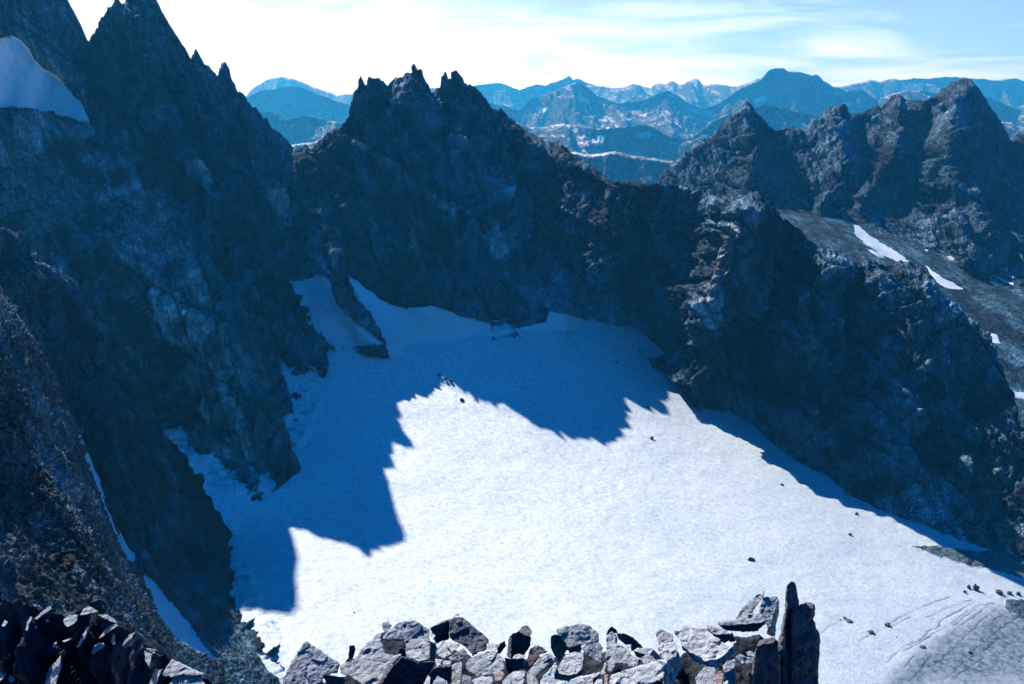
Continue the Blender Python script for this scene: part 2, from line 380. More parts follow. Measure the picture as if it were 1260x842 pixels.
    disp = S * (1.0 * j1 + 1.0 * j2 + 0.34 * j3 + 0.42 * j4 + 0.15 * j5 + 0.30 * f1 + 0.18 * f2 + 0.10 * f3 + 1.15 * r1 + 0.07 * fbm(P / S * 3, 4, seed + 12, 0.6))
    disp -= S * 0.25 * np.exp(-(c1 / 0.045) ** 2) + S * 0.1 * np.exp(-(c2 / 0.07) ** 2)
    if spur:
        sp = ridged(np.stack([P[..., 0] / (S * 7) , P[..., 1] / (S * 14), P[..., 2] / (S * 22)], -1), 4, seed + 44, 0.5) - 0.5
        disp = disp + spur * sp
    f4 = f3
    dsc = S * (0.10 * f4 + 0.10 * fbm(P / S * 2, 4, seed + 60, 0.6) + 0.5 * r1 * 0.6)
    disp = disp * (1 - msc) + dsc * msc
    disp = disp * (1 - ms) + (S * 0.10 + S * 0.20 * fbm(P / S / 2, 3, seed + 50) + S * 0.06 * fbm(P / S * 1.2, 4, seed + 51, 0.7)) * ms
    f0, c0 = facet(Q / S / 5.0, seed + 80, 1.0)
    disp = disp + (1 - msc * 0.8) * (1 - ms) * S * (0.6 * f0 - 0.3 * (e1 + 0.6 * e2))
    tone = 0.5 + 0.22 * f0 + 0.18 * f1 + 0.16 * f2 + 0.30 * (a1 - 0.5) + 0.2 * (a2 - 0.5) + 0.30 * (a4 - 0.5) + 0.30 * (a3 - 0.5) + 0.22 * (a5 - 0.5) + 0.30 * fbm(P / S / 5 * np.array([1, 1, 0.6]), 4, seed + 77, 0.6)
    crack_shade = np.maximum.reduce([0.9 * e1, 0.8 * e2, 0.5 * np.exp(-(c1 / 0.035) ** 2), 0.75 * e4, 0.6 * e3]) * (1 - msc * 0.7)
    P = P + Ns * (disp * ampw)[..., None]
    o = add_mesh(name, P.reshape(-1, 3), grid_faces(*P.shape[:2]), mat, dict(snow=ms, pale=mpale * 0.8, scree=msc, tone=np.clip(tone, 0, 1), crack=crack_shade))
    return structure(o, label)

GRAN_D, GRAN_L = (0.030, 0.062, 0.092), (0.115, 0.195, 0.25)
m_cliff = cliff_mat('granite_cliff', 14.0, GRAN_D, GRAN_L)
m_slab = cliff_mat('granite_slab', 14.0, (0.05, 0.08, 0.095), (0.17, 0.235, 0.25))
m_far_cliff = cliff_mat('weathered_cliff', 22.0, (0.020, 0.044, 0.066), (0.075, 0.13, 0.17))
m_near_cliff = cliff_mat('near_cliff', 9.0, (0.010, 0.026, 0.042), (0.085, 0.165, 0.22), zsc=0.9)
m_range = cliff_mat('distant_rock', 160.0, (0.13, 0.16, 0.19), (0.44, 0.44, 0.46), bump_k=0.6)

# ---- jagged central peak with the buttress to its right
E_crest = [(325,215,1500),(345,200,1480),(367,183,1447),(375,178,1448),(382,183,1450),(400,166,1455),(417,157,1460),(423,148,1466),(430,132,1470),(437,115,1475),(440,98,1480),(444,93,1480),(447,101,1480),
 (451,102,1482),(453,94,1482),(460,95,1484),(467,93,1487),(472,98,1490),(476,100,1491),(482,99,1493),(487,96,1494),(492,99,1496),(497,98,1498),(502,90,1502),(504,82,1505),(508,79,1507),(512,84,1509),(517,82,1511),(519,88,1512),(523,95,1513),
 (528,102,1515),(531,112,1516),(534,111,1517),(537,108,1518),(541,105,1519),(542,97,1520),(545,92,1521),(548,88,1521),(551,95,1522),(555,96,1523),(557,87,1524),(561,84,1525),(565,90,1527),(567,98,1528),(569,111,1530),(573,107,1532),(577,104,1534),(584,108,1537),
 (590,113,1540),(597,121,1545),(603,128,1550),(613,138,1555),(615,132,1556),(618,133,1557),(622,138,1558),(628,140,1560),(638,150,1560),(650,160,1548),(660,168,1535),(670,175,1515),(682,176,1495),(693,177,1475),(705,187,1455),(720,197,1430),(735,210,1405),
 (755,221,1380),(775,222,1350),(789,225,1335),(800,228,1322),(810,226,1312),(833,229,1290),(853,234,1270),(871,233,1250),(880,239,1242),(895,242,1225),(905,238,1215),(913,241,1208),(933,241,1200),(942,249,1198),(958,256,1195),(975,273,1192),(990,288,1190),
 (1007,303,1188),(1015,309,1186),(1022,308,1185),(1038,316,1182),(1055,323,1178),(1066,319,1176),(1078,321,1172),(1095,324,1166),(1109,322,1160),(1122,326,1156),(1135,326,1150),(1142,331,1145),(1149,341,1140),(1158,358,1130),(1168,368,1122),(1180,377,1110),(1192,390,1100),(1202,402,1090),
 (1215,411,1075),(1224,426,1062),(1231,444,1050),(1240,460,1035),(1246,478,1020),(1249,498,1008),(1255,512,995),(1262,528,985),(1290,600,940),(1330,690,900)]
E_base = G((330,380),(365,400),(395,418),(440,414),(485,420),(540,406),(600,406),(640,402),(660,402),(680,388),(705,385),(755,402),(775,418),(815,434),(850,474),(900,503),(950,540),(1000,578),(1050,612),(1110,636),(1180,668),(1260,697),(1330,730))
def mids(crest, base, fr, g, n=60):
    a, b = resample(crest, n), resample(base, n); rows = []
    for f, gg in zip(fr, g):
        r = a * (1 - f) + b * f; r[:, 2] = b[:, 2] + (a[:, 2] - b[:, 2]) * gg; rows.append(r)
    return rows
E_crest = [(u, v, Y * float(np.interp(u, [300, 400, 444, 495, 520, 575, 650, 731, 783, 914, 1330], [0.965, 0.955, 0.93, 0.935, 0.952, 0.950, 0.955, 0.955, 0.93, 0.944, 0.955]))) for u, v, Y in E_crest]
# a base polyline whose points sit under the crest's (by arclength) keeps the ribs upright
E_rows = [E_crest] + mids(E_crest, E_base, (0.25, 0.5, 0.75), (0.80, 0.53, 0.24)) + [E_base, [(u, v + 22, Y - 22) for u, v, Y in E_base]]
snow_E = [[(428,338),(446,352),(470,370),(498,380),(530,376),(560,386),(603,400),(606,426),(560,434),(500,442),(482,448),(468,412),(450,385)],
          [(355,344),(372,346),(392,338),(404,344),(416,372),(436,396),(452,408),(470,424),(390,432),(380,400),(365,370)],
          [(640,405),(672,396),(676,384),(690,386),(705,390),(760,410),(800,430),(700,430)]]
pale_E = [[(424,160),(440,170),(470,190),(500,212),(530,232),(560,258),(562,268),(545,256),(515,234),(480,210),(450,188),(428,172)],
          [(500,270),(520,262),(522,300),(512,320),(500,310)],[(610,235),(622,240),(636,262),(632,266),(618,250)],[(590,290),(640,270),(650,300),(610,320)],
          [(882,300),(900,268),(912,280),(898,330),(884,400),(872,410),(866,380)],[(985,420),(1000,400),(1004,450),(992,465)],[(1010,330),(1000,360),(985,372),(990,345)]]
ribs_E = [([(915,240),(900,300),(880,360),(860,430),(850,470)], 45, -75), ([(1030,310),(995,360),(975,420),(985,520)], 30, -45), ([(1120,330),(1130,420),(1120,560)], 50, -30),
          ([(865,240),(840,300),(800,370),(780,410)], 26, 42), ([(985,300),(960,360),(935,440),(940,500)], 16, 26), ([(1062,330),(1040,400),(1040,520)], 14, 24),
          ([(370,190),(392,260),(405,330),(420,370),(462,420)], 22, -30), ([(405,200),(430,260),(440,330)], 14, 22), ([(500,120),(515,200),(530,300),(540,370)], 40, -30),
          ([(575,110),(600,170),(640,240),(690,300),(720,380)], 22, 26), ([(650,170),(700,230),(740,300),(700,385)], 34, -32), ([(450,110),(460,180),(470,240),(480,330)], 18, 16),
          ([(755,225),(750,300),(770,400)], 20, -18), ([(600,130),(560,230),(590,330)], 20, -15)]
loft('jagged_peak', E_rows, m_cliff, 900, 300, [(20, 30, -60), (60, 160, -260), (140, 420, -600)], 14.0, 0.85, 2.0, 26, ribs_E, snow_E, pale_E,
     [[(560,340),(640,330),(760,370),(820,420),(760,425),(640,405)],[(850,470),(940,490),(1040,540),(1180,590),(1260,640),(1330,700),(1330,760),(1000,620)]], 1, 5,
     'jagged dark granite peak with pinnacles and a long buttress above the glacier')

# ---- tall tower wall on the left
D_crest = [(-260,-60,1300),(-160,-70,1320),(-60,-80,1330),(0,-78,1330),(28,-70,1328),(40,-55,1327),(45,-25,1325),(48,0,1325),(55,5,1330),(67,6,1333),(78,7,1335),(81,20,1338),(85,32,1340),(90,35,1345),(93,42,1350),(97,50,1355),(103,53,1360),(111,52,1365),(114,41,1370),(118,36,1372),(125,27,1375),(129,13,1380),(134,9,1382),
 (139,6,1384),(142,-3,1386),(146,-1,1387),(149,4,1388),(155,3,1389),(160,-4,1390),(168,-14,1392),(176,-12,1394),(184,-10,1396),(190,-1,1398),(195,12,1400),(200,18,1402),(205,27,1404),(211,38,1408),(216,46,1410),(219,58,1412),(225,65,1414),(232,72,1418),(237,76,1420),(239,65,1421),(241,62,1421),(243,68,1422),(246,77,1423),
 (255,81,1425),(262,88,1428),(269,93,1430),(272,85,1431),(276,83,1431),(279,87,1432),(284,96,1433),(290,105,1434),(297,111,1435),(303,119,1436),(312,130,1438),(322,141,1440),(333,152,1442),(343,164,1443),(349,174,1444),(353,171,1444),(358,181,1445),(364,186,1446),(370,184,1446),(374,195,1442),
 (379,215,1420),(385,240,1395),(389,280,1350),(393,320,1305),(392,345,1275),(386,365,1255),(389,395,1225),(394,425,1192),(397,448,1170)]
D_crest = [(u, v, Y * (float(np.interp(u, [0, 150, 260, 370], [0.905, 0.905, 0.955, 0.975])) if v < 200 else 0.97 + 0.03 * min(1, (v - 200) / 200))) for u, v, Y in D_crest]
D_base = [(-260,330,1060),(-120,330,1080),(0,320,1100),(100,340,1120),(200,400,1120),(260,450,1110)] + G((300,500),(325,520),(352,508),(372,492),(384,480),(396,462),(398,456))
D_rows = [D_crest] + mids(D_crest, D_base, (0.25, 0.5, 0.75), (0.84, 0.62, 0.33)) + [D_base, [(u, v + 24, Y - 24) for u, v, Y in D_base]]
snow_D = [[(-150,30),(-60,55),(0,50),(14,45),(25,50),(37,63),(42,74),(70,98),(97,122),(111,150),(98,150),(82,143),(60,142),(20,132),(0,134),(-150,120)]]
ribs_D = [([(103,60),(130,110),(170,160),(220,240)], 16, 45), ([(165,0),(170,60),(200,130),(240,200),(290,300),(330,420)], 24, -35), ([(225,70),(250,150),(290,250),(330,330),(375,440)], 20, -22),
          ([(205,50),(215,110),(255,190),(300,280),(350,400)], 10, 22), ([(300,125),(320,200),(345,280),(370,380)], 12, -14), ([(275,100),(295,180),(330,260),(365,350)], 7, 16), ([(140,20),(150,80),(175,130)], 9, 14)]
loft('rock_tower', D_rows, m_cliff, 760, 330, [(25, 30, -60), (70, 170, -260), (150, 400, -600)], 14.0, 0.85, 2.8, 24, ribs_D, snow_D,
     [[(225,200),(250,195),(270,230),(250,240)],[(330,230),(350,225),(372,330),(360,360),(345,300)]], [], 21, 5, 'tall steep rock tower wall on the left with a hanging snow patch')

# ---- buttress below the tower: talus bench over a pale slab
C_crest = [(-200,60,1000),(-60,108,1060),(0,136,1120),(40,132,1160),(60,138,1180),(82,146,1200),(112,153,1230),(130,166,1235),(152,180,1232),(172,196,1230),(190,214,1225),(205,240,1218),(222,268,1205),(235,290,1195),(250,312,1180),(262,332,1165),
 (275,365,1140),(285,395,1118),(294,428,1095),(300,452,1078),(310,470,1062),(320,486,1048),(331,508,1022),(341,531,996),(352,549,970),(356,562,955),(353,578,940),(342,598,924),(334,607,916)]
C_bench = [(-200,240,960),(-60,262,1010),(40,285,1070),(100,300,1100),(150,318,1115),(195,345,1112),(225,375,1098),(250,410,1075),(272,450,1045),(290,490,1015),(306,525,985),(318,555,958),(326,585,935),(332,604,918)]
C_base = [(-200,470,800),(-60,480,850),(60,500,920),(140,515,960)] + G((195,527),(225,545),(255,563),(285,580),(310,600),(331,610))
_cs = lambda L: [(u, v, Y * float(np.interp(Y, [950, 1150], [1.0, 0.935]))) for u, v, Y in L]
C_crest, C_bench = _cs(C_crest), _cs(C_bench)
C_rows = [C_crest, C_bench, [tuple(np.array(a) * 0.5 + np.array(b) * 0.5 + np.array([0, 0, 6])) for a, b in zip(resample(C_bench, 30), resample(C_base, 30))], C_base, [(u, v + 24, Y - 24) for u, v, Y in C_base]]
ribs_C = [([(80,270),(110,330),(150,430),(180,510)], 20, -18), ([(235,300),(262,400),(300,500),(330,590)], 12, 14), ([(200,350),(240,440),(265,540)], 22, -14), ([(150,330),(170,400),(200,480)], 9, 10), ([(60,300),(70,380),(110,470)], 12, 18)]
loft('slab_buttress', C_rows, m_slab, 620, 300, [(30, 25, -60), (60, 80, -180), (80, 160, -330)], 12.0, 0.62, 1.5, 20, ribs_C, [],
     [[(108,305),(160,310),(215,350),(258,420),(300,520),(318,575),(262,560),(225,470),(160,370),(118,350)],[(215,300),(235,300),(300,470),(290,480)]],
     [[(-200,80),(0,150),(90,158),(125,180),(190,240),(238,310),(180,330),(110,296),(0,250),(-200,230)]], 41, 6, 'rock buttress with a talus bench above a pale slab')

# ---- near side wall, lower left, with a snow gully
B_crest = [(-160,210,470),(-60,252,560),(0,283,600),(15,290,615),(30,302,630),(45,312,645),(60,330,660),(75,342,675),(88,362,690),(100,380,705),(110,400,720),(120,418,732),(135,438,748),(150,460,762),(160,482,774),(175,508,788),(188,524,797),(200,532,803),(212,552,810),(225,572,818),(238,592,824),(250,610,829),
 (262,630,832),(270,646,834),(276,662,834),(279,680,826),(283,700,806),(290,720,784),(298,738,764),(308,758,742),(322,776,720),(340,792,698),(352,803,682),(360,818,666),(368,850,630)]
B_r1 = [(-160,280,450),(-60,315,530),(0,345,565),(50,425,612),(85,490,640),(105,535,648),(135,610,648),(158,668,632),(185,715,600),(222,768,566),(268,818,528),(300,870,490)]
B_r2 = [(-160,310,330),(-60,345,390),(0,366,425),(40,430,450),(80,520,462),(112,600,452),(140,680,425),(170,740,396),(205,800,368),(240,870,340)]
B_r3 = [(-200,540,230),(-80,570,255),(0,640,262),(60,715,256),(120,790,245),(190,880,225)]
B_r4 = [(-300,900,150),(-100,930,150),(60,980,150),(150,1050,150)]
ribs_B = [([(0,330),(60,400),(120,490),(190,600),(250,680)], 20, 50), ([(0,420),(60,560),(120,660),(170,730)], 12, 14), ([(0,370),(60,440),(95,530)], 12, -16), ([(180,560),(230,650),(290,770)], 16, -16)]
snow_B = [[(98,530),(116,538),(138,572),(158,606),(163,650),(168,690),(155,690),(140,654),(120,606),(102,564)],[(176,703),(188,715),(215,745),(240,775),(266,812),(255,808),(225,790),(195,755),(183,728)],
          [(300,700),(318,730),(332,760),(330,775),(316,755),(300,725)],[(315,800),(330,806),(352,822),(350,845),(330,825)]]
loft('side_wall', [B_crest, B_r1, B_r2, B_r3, B_r4], m_near_cliff, 700, 420, [(15, 15, -40), (40, 50, -160), (60, 90, -300)], 10.0, 1.15, 2.0, 18, ribs_B, snow_B, [],
     [[(0,340),(60,430),(110,560),(200,640),(280,740),(350,830),(300,900),(100,900),(-100,700),(-100,400)]], 61, 5, 'dark near rock wall with a narrow snow gully', grain=(0.2, 0.1), top_amp=0.5, zs=0.75)

# ---- peaks beyond, on the right, and the scree basin below them
G_crest = [(700,290,2380),(770,250,2350),(800,232,2330),(808,225,2320),(813,212,2320),(818,206,2320),(825,200,2315),(835,194,2312),(845,190,2310),(853,178,2308),(862,172,2305),(872,170,2303),(880,165,2300),(890,152,2298),(900,143,2296),(906,134,2294),(912,131,2292),(920,124,2290),(925,130,2292),(931,138,2296),
 (938,145,2302),(945,153,2310),(955,160,2320),(970,158,2330),(985,159,2345),(991,162,2360),(1000,150,2380),(1010,141,2390),(1020,133,2400),(1030,132,2402),(1040,136,2405),(1055,141,2408),(1065,134,2410),(1075,129,2412),(1082,130,2413),(1090,125,2414),(1100,118,2415),(1107,117,2415),(1113,124,2416),(1125,125,2417),
 (1140,122,2418),(1150,118,2419),(1158,111,2420),(1165,108,2420),(1170,102,2420),(1178,98,2420),(1190,96,2420),(1197,99,2420),(1203,108,2415),(1210,119,2410),(1216,130,2405),(1222,136,2400),(1230,148,2395),(1238,163,2390),(1242,170,2385),(1247,173,2380),(1251,165,2380),(1257,167,2378),(1264,165,2375),(1300,172,2370),(1400,150,2360),(1560,170,2300)]
G_base = [(700,300,2050),(800,290,2040),(900,275,2030),(960,262,2020),(1000,268,1990),(1045,275,1960),(1080,295,1930),(1120,305,1920),(1160,318,1900),(1200,335,1860),(1260,345,1820),(1400,370,1760),(1560,390,1700)]
G_rows = [G_crest] + mids(G_crest, G_base, (0.3, 0.65), (0.68, 0.33)) + [G_base, [(u, v + 14, Y - 40) for u, v, Y in G_base]]
ribs_G = [([(920,128),(930,180),(915,240)], 16, -70), ([(955,165),(975,220),(990,262)], 12, 60), ([(1190,100),(1170,150),(1165,200),(1200,320)], 20, -90), ([(1110,125),(1100,180),(1060,240)], 16, -60),
          ([(1150,125),(1130,190),(1110,260)], 9, 55), ([(1215,130),(1215,200),(1240,320)], 10, 50), ([(1030,140),(1035,200),(1010,260)], 16, -50), ([(1060,150),(1065,210),(1045,250)], 9, 45), ([(1190,200),(1180,260),(1215,330)], 7, 35)]
loft('rugged_peaks', G_rows, m_far_cliff, 620, 210, [(10, 50, -60), (30, 250, -320), (60, 600, -700)], 24.0, 0.68, 1.6, 14, ribs_G, [],
     [], [[(1040,262),(1070,225),(1120,230),(1150,300),(1100,320),(1050,290)],[(1140,140),(1190,130),(1180,160),(1130,175),(1080,200),(1060,190)]], 81, 4, 'rugged dark twin peaks beyond the right buttress', spur=45, top_amp=0.15)
S_top = [(860,255,2060),(940,250,2050),(975,255,2040),(1010,262,2020),(1045,268,1990),(1080,285,1960),(1120,296,1940),(1165,310,1920),(1205,328,1880),(1260,338,1850),(1400,360,1790),(1560,380,1720)]
S_mid = [(860,290,1800),(950,290,1800),(1000,296,1790),(1050,305,1780),(1100,325,1750),(1150,348,1700),(1200,370,1660),(1260,388,1620),(1400,430,1540),(1560,480,1450)]
S_low = [(860,420,1420),(950,400,1440),(1050,380,1470),(1100,390,1480),(1160,420,1450),(1220,460,1380),(1270,480,1360),(1400,530,1280),(1560,590,1200)]
S_bot = [(860,560,1150),(1000,540,1180),(1100,500,1200),(1200,560,1140),(1270,570,1120),(1400,640,1050),(1560,720,1000)]
snow_S = [[(1050,276),(1056,278),(1070,290),(1092,303),(1108,314),(1121,323),(1105,322),(1082,312),(1064,300),(1052,288)],[(1066,306),(1076,309),(1090,318),(1080,317)],[(1138,326),(1146,332),(1160,342),(1184,354),(1186,357),(1162,355),(1150,345)],
          [(1134,306),(1143,308),(1140,311)],[(1160,316),(1178,314),(1180,318),(1168,321)],[(1216,338),(1248,334),(1247,352),(1238,348),(1228,343)],[(1214,408),(1228,412),(1231,424),(1222,422)],[(1236,478),(1262,484),(1262,492),(1244,488)],[(1200,300),(1205,300),(1204,304)]]
loft('scree_basin', [S_top, S_mid, S_low, S_bot], cliff_mat('scree', 16.0, (0.014, 0.042, 0.062), (0.05, 0.115, 0.15)), 460, 260, [(0, 60, -30), (0, 200, -80)], 16.0, 0.45, 0.0, 10,
     [([(980,262),(1030,285),(1080,330)], 20, -25), ([(1040,275),(1100,320),(1190,365)], 10, 14)], snow_S, [], [[(800,200),(1600,300),(1600,800),(800,700)]], 95, 5, 'grey scree basin with snow patches under the far peaks')

# ------------------------------------------------------------------ glacier mesh
gu = np.linspace(-170, 1345, 900); gy = np.geomspace(470, 1440, 760)
AA, YY = np.meshgrid(((gu - 630) / F_PX) * 1.02, gy)
GX = AA * YY; Gz = gz(GX, YY)
pu, pv = pix(np.stack([GX, YY, Gz], -1))
P3 = np.stack([GX, YY, Gz * 0], -1)
Gz = Gz + 2.6 * fbm(P3 / 90, 3, 301) + 0.55 * fbm(P3 / 14, 3, 311, 0.6)
dirt_and_shade = np.zeros_like(Gz); rockm = np.zeros_like(Gz); crack = np.zeros_like(Gz)
jit = 3.0 * fbm(P3 / 9, 3, 321)
_eb = np.array([(u, v) for u, v, _ in E_base], float); _over = np.interp(pu, _eb[:, 0], _eb[:, 1]) - 14 - pv
Gz -= np.where(pu > 800, np.clip(_over * 4, 0, 260), 0)
# bergschrund: lip above, gap below
for line, h, wd in (([(394,421),(405,412),(420,404),(436,402),(446,408)], 3.5, 5), ([(446,412),(462,420),(482,421),(492,414),(507,409),(530,407),(556,404),(585,405),(606,407),(640,404)], 3.6, 4)):
    lu = np.array(line, float); vl = np.interp(pu, lu[:, 0], lu[:, 1]); inr = sstep(lu[0, 0] - 3, lu[0, 0] + 8, pu) * sstep(lu[-1, 0] + 3, lu[-1, 0] - 10, pu)
    d = vl + 5 + 0.5 * jit - pv
    Gz += inr * h * (sstep(-0.6, 1.2, d) * np.exp(-np.maximum(d, 0) / 9))
    crack = np.maximum(crack, inr * 0.95 * np.exp(-((d + 1.3) / 1.0) ** 2) * sstep(-0.75, 0.1, vnoise(P3 / 22, 331)))
    Gz -= inr * 3.0 * np.exp(-((d + 1.6) / 1.3) ** 2) * (0.4 + 0.6 * (vnoise(P3 / 22, 331) > -0.1))
# broken ice and mounds where the glacier meets the left walls
f, c = facet(P3 / 26, 340, 1.2); f2, c2 = facet(P3 / 6, 345, 1.2)
for pl, hh in (([(298,440),(325,470),(350,490),(385,480),(392,500),(380,540),(360,556),(345,520),(320,500)], 3.5), ([(195,520),(240,545),(270,555),(320,585),(330,606),(290,608),(250,595),(225,570)], 4),
               ([(280,670),(300,690),(330,750),(345,790),(320,780),(295,735)], 2), ([(690,388),(715,400),(720,440),(700,445),(678,420)], 1.6)):
    m = sstep(6, -4, seg_dist(pu, pv, pl, True) + jit)
    Gz += m * hh * (0.5 + 1.1 * f + 0.25 * f2 + 1.2 * fbm(P3 / 22, 4, 347, 0.6))
# furrows below the lit strip at the left
m = sstep(10, -10, seg_dist(pu, pv, [(300,735),(340,745),(400,790),(450,840),(380,842),(330,790)], True))
Gz += m * 0.7 * fbm(np.stack([P3[..., 0] + P3[..., 1] * 0.4, P3[..., 1] * 0.15 - P3[..., 0] * 0.3, P3[..., 2]], -1) / 6, 4, 350, 0.6)
# faint trough lines
Gz -= 2.2 * np.exp(-(seg_dist(pu, pv, [(482,425),(500,440),(515,462),(560,480),(640,520),(700,560),(760,595)]) / 5) ** 2)
Gz -= 2.0 * np.exp(-(seg_dist(pu, pv, [(385,500),(420,520),(500,560)]) / 7) ** 2)
# moraine of rubble
mor = sstep(3.0, -1.5, seg_dist(pu, pv, [(1120,672),(1150,675),(1185,680),(1215,681),(1262,686),(1345,694),(1345,732),(1262,713),(1225,703),(1190,695),(1155,686)], True) + 0.9 * jit)
rockm = np.maximum(rockm, mor); Gz += mor * (1.4 + 1.3 * f2)
for pl in ([(1236,742),(1262,738),(1262,760),(1244,750)],):
    q = sstep(3, -1, seg_dist(pu, pv, pl, True) + 1.5 * jit); rockm = np.maximum(rockm, q); Gz += q * (1 + f2)
# dirty ice and open cracks, lower right
dirt_and_shade = 0.85 * sstep(45, -25, seg_dist(pu, pv, [(1150,850),(1175,800),(1195,765),(1230,745),(1345,720),(1345,850)], True) + 3 * jit)
dirt_and_shade = np.maximum(dirt_and_shade, 0.45 * sstep(14, -6, seg_dist(pu, pv, [(1150,690),(1262,712),(1345,730),(1345,745),(1262,728),(1190,708)], True) + 2 * jit))
dirt_and_shade = np.maximum(dirt_and_shade, 0.35 * sstep(8, -6, seg_dist(pu, pv, [(1105,795),(1140,770),(1160,775),(1150,800),(1120,808)], True) + 2 * jit))
dirt_and_shade = np.maximum(dirt_and_shade, 0.20 * sstep(60, -40, seg_dist(pu, pv, [(1030,850),(1080,790),(1200,700),(1345,690),(1345,850)], True)))
dirt_and_shade = np.maximum(dirt_and_shade, 0.34 * sstep(500, 1150, pu + 0.3 * pv - 150)); dirt_and_shade = np.maximum(dirt_and_shade, 0.95 * sstep(25, -25, seg_dist(pu, pv, [(1075,850),(1120,806),(1165,770),(1220,744),(1262,738),(1345,730),(1345,850)], True) + 3 * jit))  # rightward greying: part dirt, part weaker sun on the slope painted in; then dirty ice
cracks = [[(1008,782),(1030,768),(1038,765)],[(1052,807),(1060,790),(1072,783),(1088,776),(1120,760)],[(1092,816),(1112,797),(1135,788),(1158,776)],[(1110,804),(1135,790),(1170,768),(1190,752)],[(1118,838),(1140,815),(1148,806)],
          [(1150,820),(1172,800),(1195,778),(1210,762),(1230,745)],[(1180,832),(1210,808)],[(1130,790),(1165,760),(1200,740)],[(1170,772),(1205,745),(1225,742)],[(1222,820),(1240,795),(1262,770)],[(1222,762),(1246,750),(1262,746)],[(1140,760),(1175,745),(1195,738)],
          [(1248,822),(1262,800)],[(1090,770),(1140,745),(1170,735)],[(1200,800),(1235,770),(1262,752)],[(1155,790),(1190,765),(1215,745)],[(1100,830),(1125,810)],[(1160,840),(1185,818),(1230,786)]]
for i, c_ in enumerate(cracks):
    ca = np.array(c_, float); d = seg_dist(pu + 1.3 * jit, pv + 0.8 * fbm(P3 / 5, 3, 377), c_)
    wd = 0.6 + 0.35 * ((i * 37) % 10) / 10
    q = np.exp(-(d / wd) ** 2) * (0.35 + 0.65 * sstep(-0.5, 0.3, vnoise(P3 / 12, 380 + i)))
    crack = np.maximum(crack, q * (0.9 if i > 1 else 0.6)); Gz -= q * 0.5
glacier = add_mesh('glacier', np.stack([GX, YY, Gz], -1).reshape(-1, 3), grid_faces(*Gz.shape), glacier_mat(), dict(dirt_and_shade=dirt_and_shade, rock=rockm, crack=crack))
structure(glacier, 'broad white glacier filling the bowl between the rock walls')
def on_glacier(u, v):
    Y = hit(u, v); r = ray(u, v); return np.array([r[0] * Y, Y, gz(r[0] * Y, Y)])

# ------------------------------------------------------------------ far mountain ranges
def far_range(name, Yc, W, sky_line, base_z, seed, nx, ny, snow=(), label=None, amp=1.0, u0=-150, u1=1420, back=0.6):
    sl = np.array(sky_line, float); sl = np.concatenate([[(u0 - 10, sl[0, 1] + 8)], sl, [(u1 + 10, sl[-1, 1] + 8)]])
    us = np.linspace(u0, u1, nx); vs = np.interp(us, sl[:, 0], sl[:, 1]); vs = vs + 1.2 * fbm(np.stack([us / 7, us * 0, us * 0], -1), 4, seed, 0.6) - 1.6 * (ridged(np.stack([us / 13, us * 0, us * 0], -1), 4, seed + 90, 0.6) - 0.6)
    s = np.r_[np.linspace(-back, 0, ny // 4)[:-1], np.linspace(0, 1, ny - ny // 4) ** 1.15]
    r = ray(us, vs); xc, zc = r[:, 0] * Yc, r[:, 2] * Yc
    X = np.repeat(xc[None], len(s), 0) * (1 - s[:, None] * W / Yc * 0.75); Yw = Yc - s[:, None] * W + 0 * X
    wob = 0.16 * W * fbm(np.stack([X / W * 1.6, X * 0, X * 0], -1), 3, seed + 3) ; Yw = Yw + wob * (np.abs(s[:, None]) > 0)
    a = np.abs(s)[:, None]
    q = np.stack([X / W * 2.6, (Yw) / W * 1.1, 0 * X], -1)
    rg = ridged(q + 0.3 * np.stack([fbm(q, 3, seed + 7), fbm(q, 3, seed + 8), 0 * X], -1), 6, seed + 10, 0.56)
    qf = np.stack([X / (Yc * 0.036), Yw / (Yc * 0.075), 0 * X], -1); rg2 = ridged(qf + 0.25 * np.stack([fbm(qf, 2, seed + 27), fbm(qf, 2, seed + 28), 0 * X], -1), 6, seed + 20, 0.58)
    prof = np.exp(-a * 2.3) * (1 - a) + 0
    prof = np.clip(prof + amp * (rg - 0.50) * 1.3 * np.minimum(1, a * 11) * (1 - a * 0.6) + 0.30 * (Yc / 14000) * (rg2 - 0.5) * np.minimum(1, a * 14), -0.1, 3)
    Z = base_z + (zc[None] - base_z) * np.where(a == 0, 1, prof)
    prof = np.where(s[:, None] < 0, np.minimum(prof, 1 - 0.8 * a), prof); Z = base_z + (zc[None] - base_z) * np.where(a == 0, 1, prof)
    lim = zc[None] / Yc * Yw                      # nothing nearer rises over the skyline
    Z = np.where(s[:, None] > 0, np.minimum(Z, lim - 3 - a * 25), Z)
    P = np.stack([X, Yw, Z], -1); pu_, pv_ = pix(P); ms = np.zeros_like(Z); jt = 1.5 * fbm(P / (W * 0.05), 3, seed + 30)
    for pl in snow: ms = np.maximum(ms, sstep(1.0, -1.0, seg_dist(pu_, pv_, pl, True) + jt))
    return structure(add_mesh(name, P.reshape(-1, 3), grid_faces(*Z.shape), m_range, dict(snow=ms, pale=ms * 0, scree=ms * 0, tone=np.clip(1.15 - 1.15 * np.hypot(np.gradient(Z, axis=0) / np.maximum(np.abs(np.gradient(Yw, axis=0)), 1), np.gradient(Z, axis=1) / np.maximum(np.abs(np.gradient(X, axis=1)), 1)) + 0.4 * fbm(P / (W * 0.08), 4, seed + 41), 0, 1))), label)
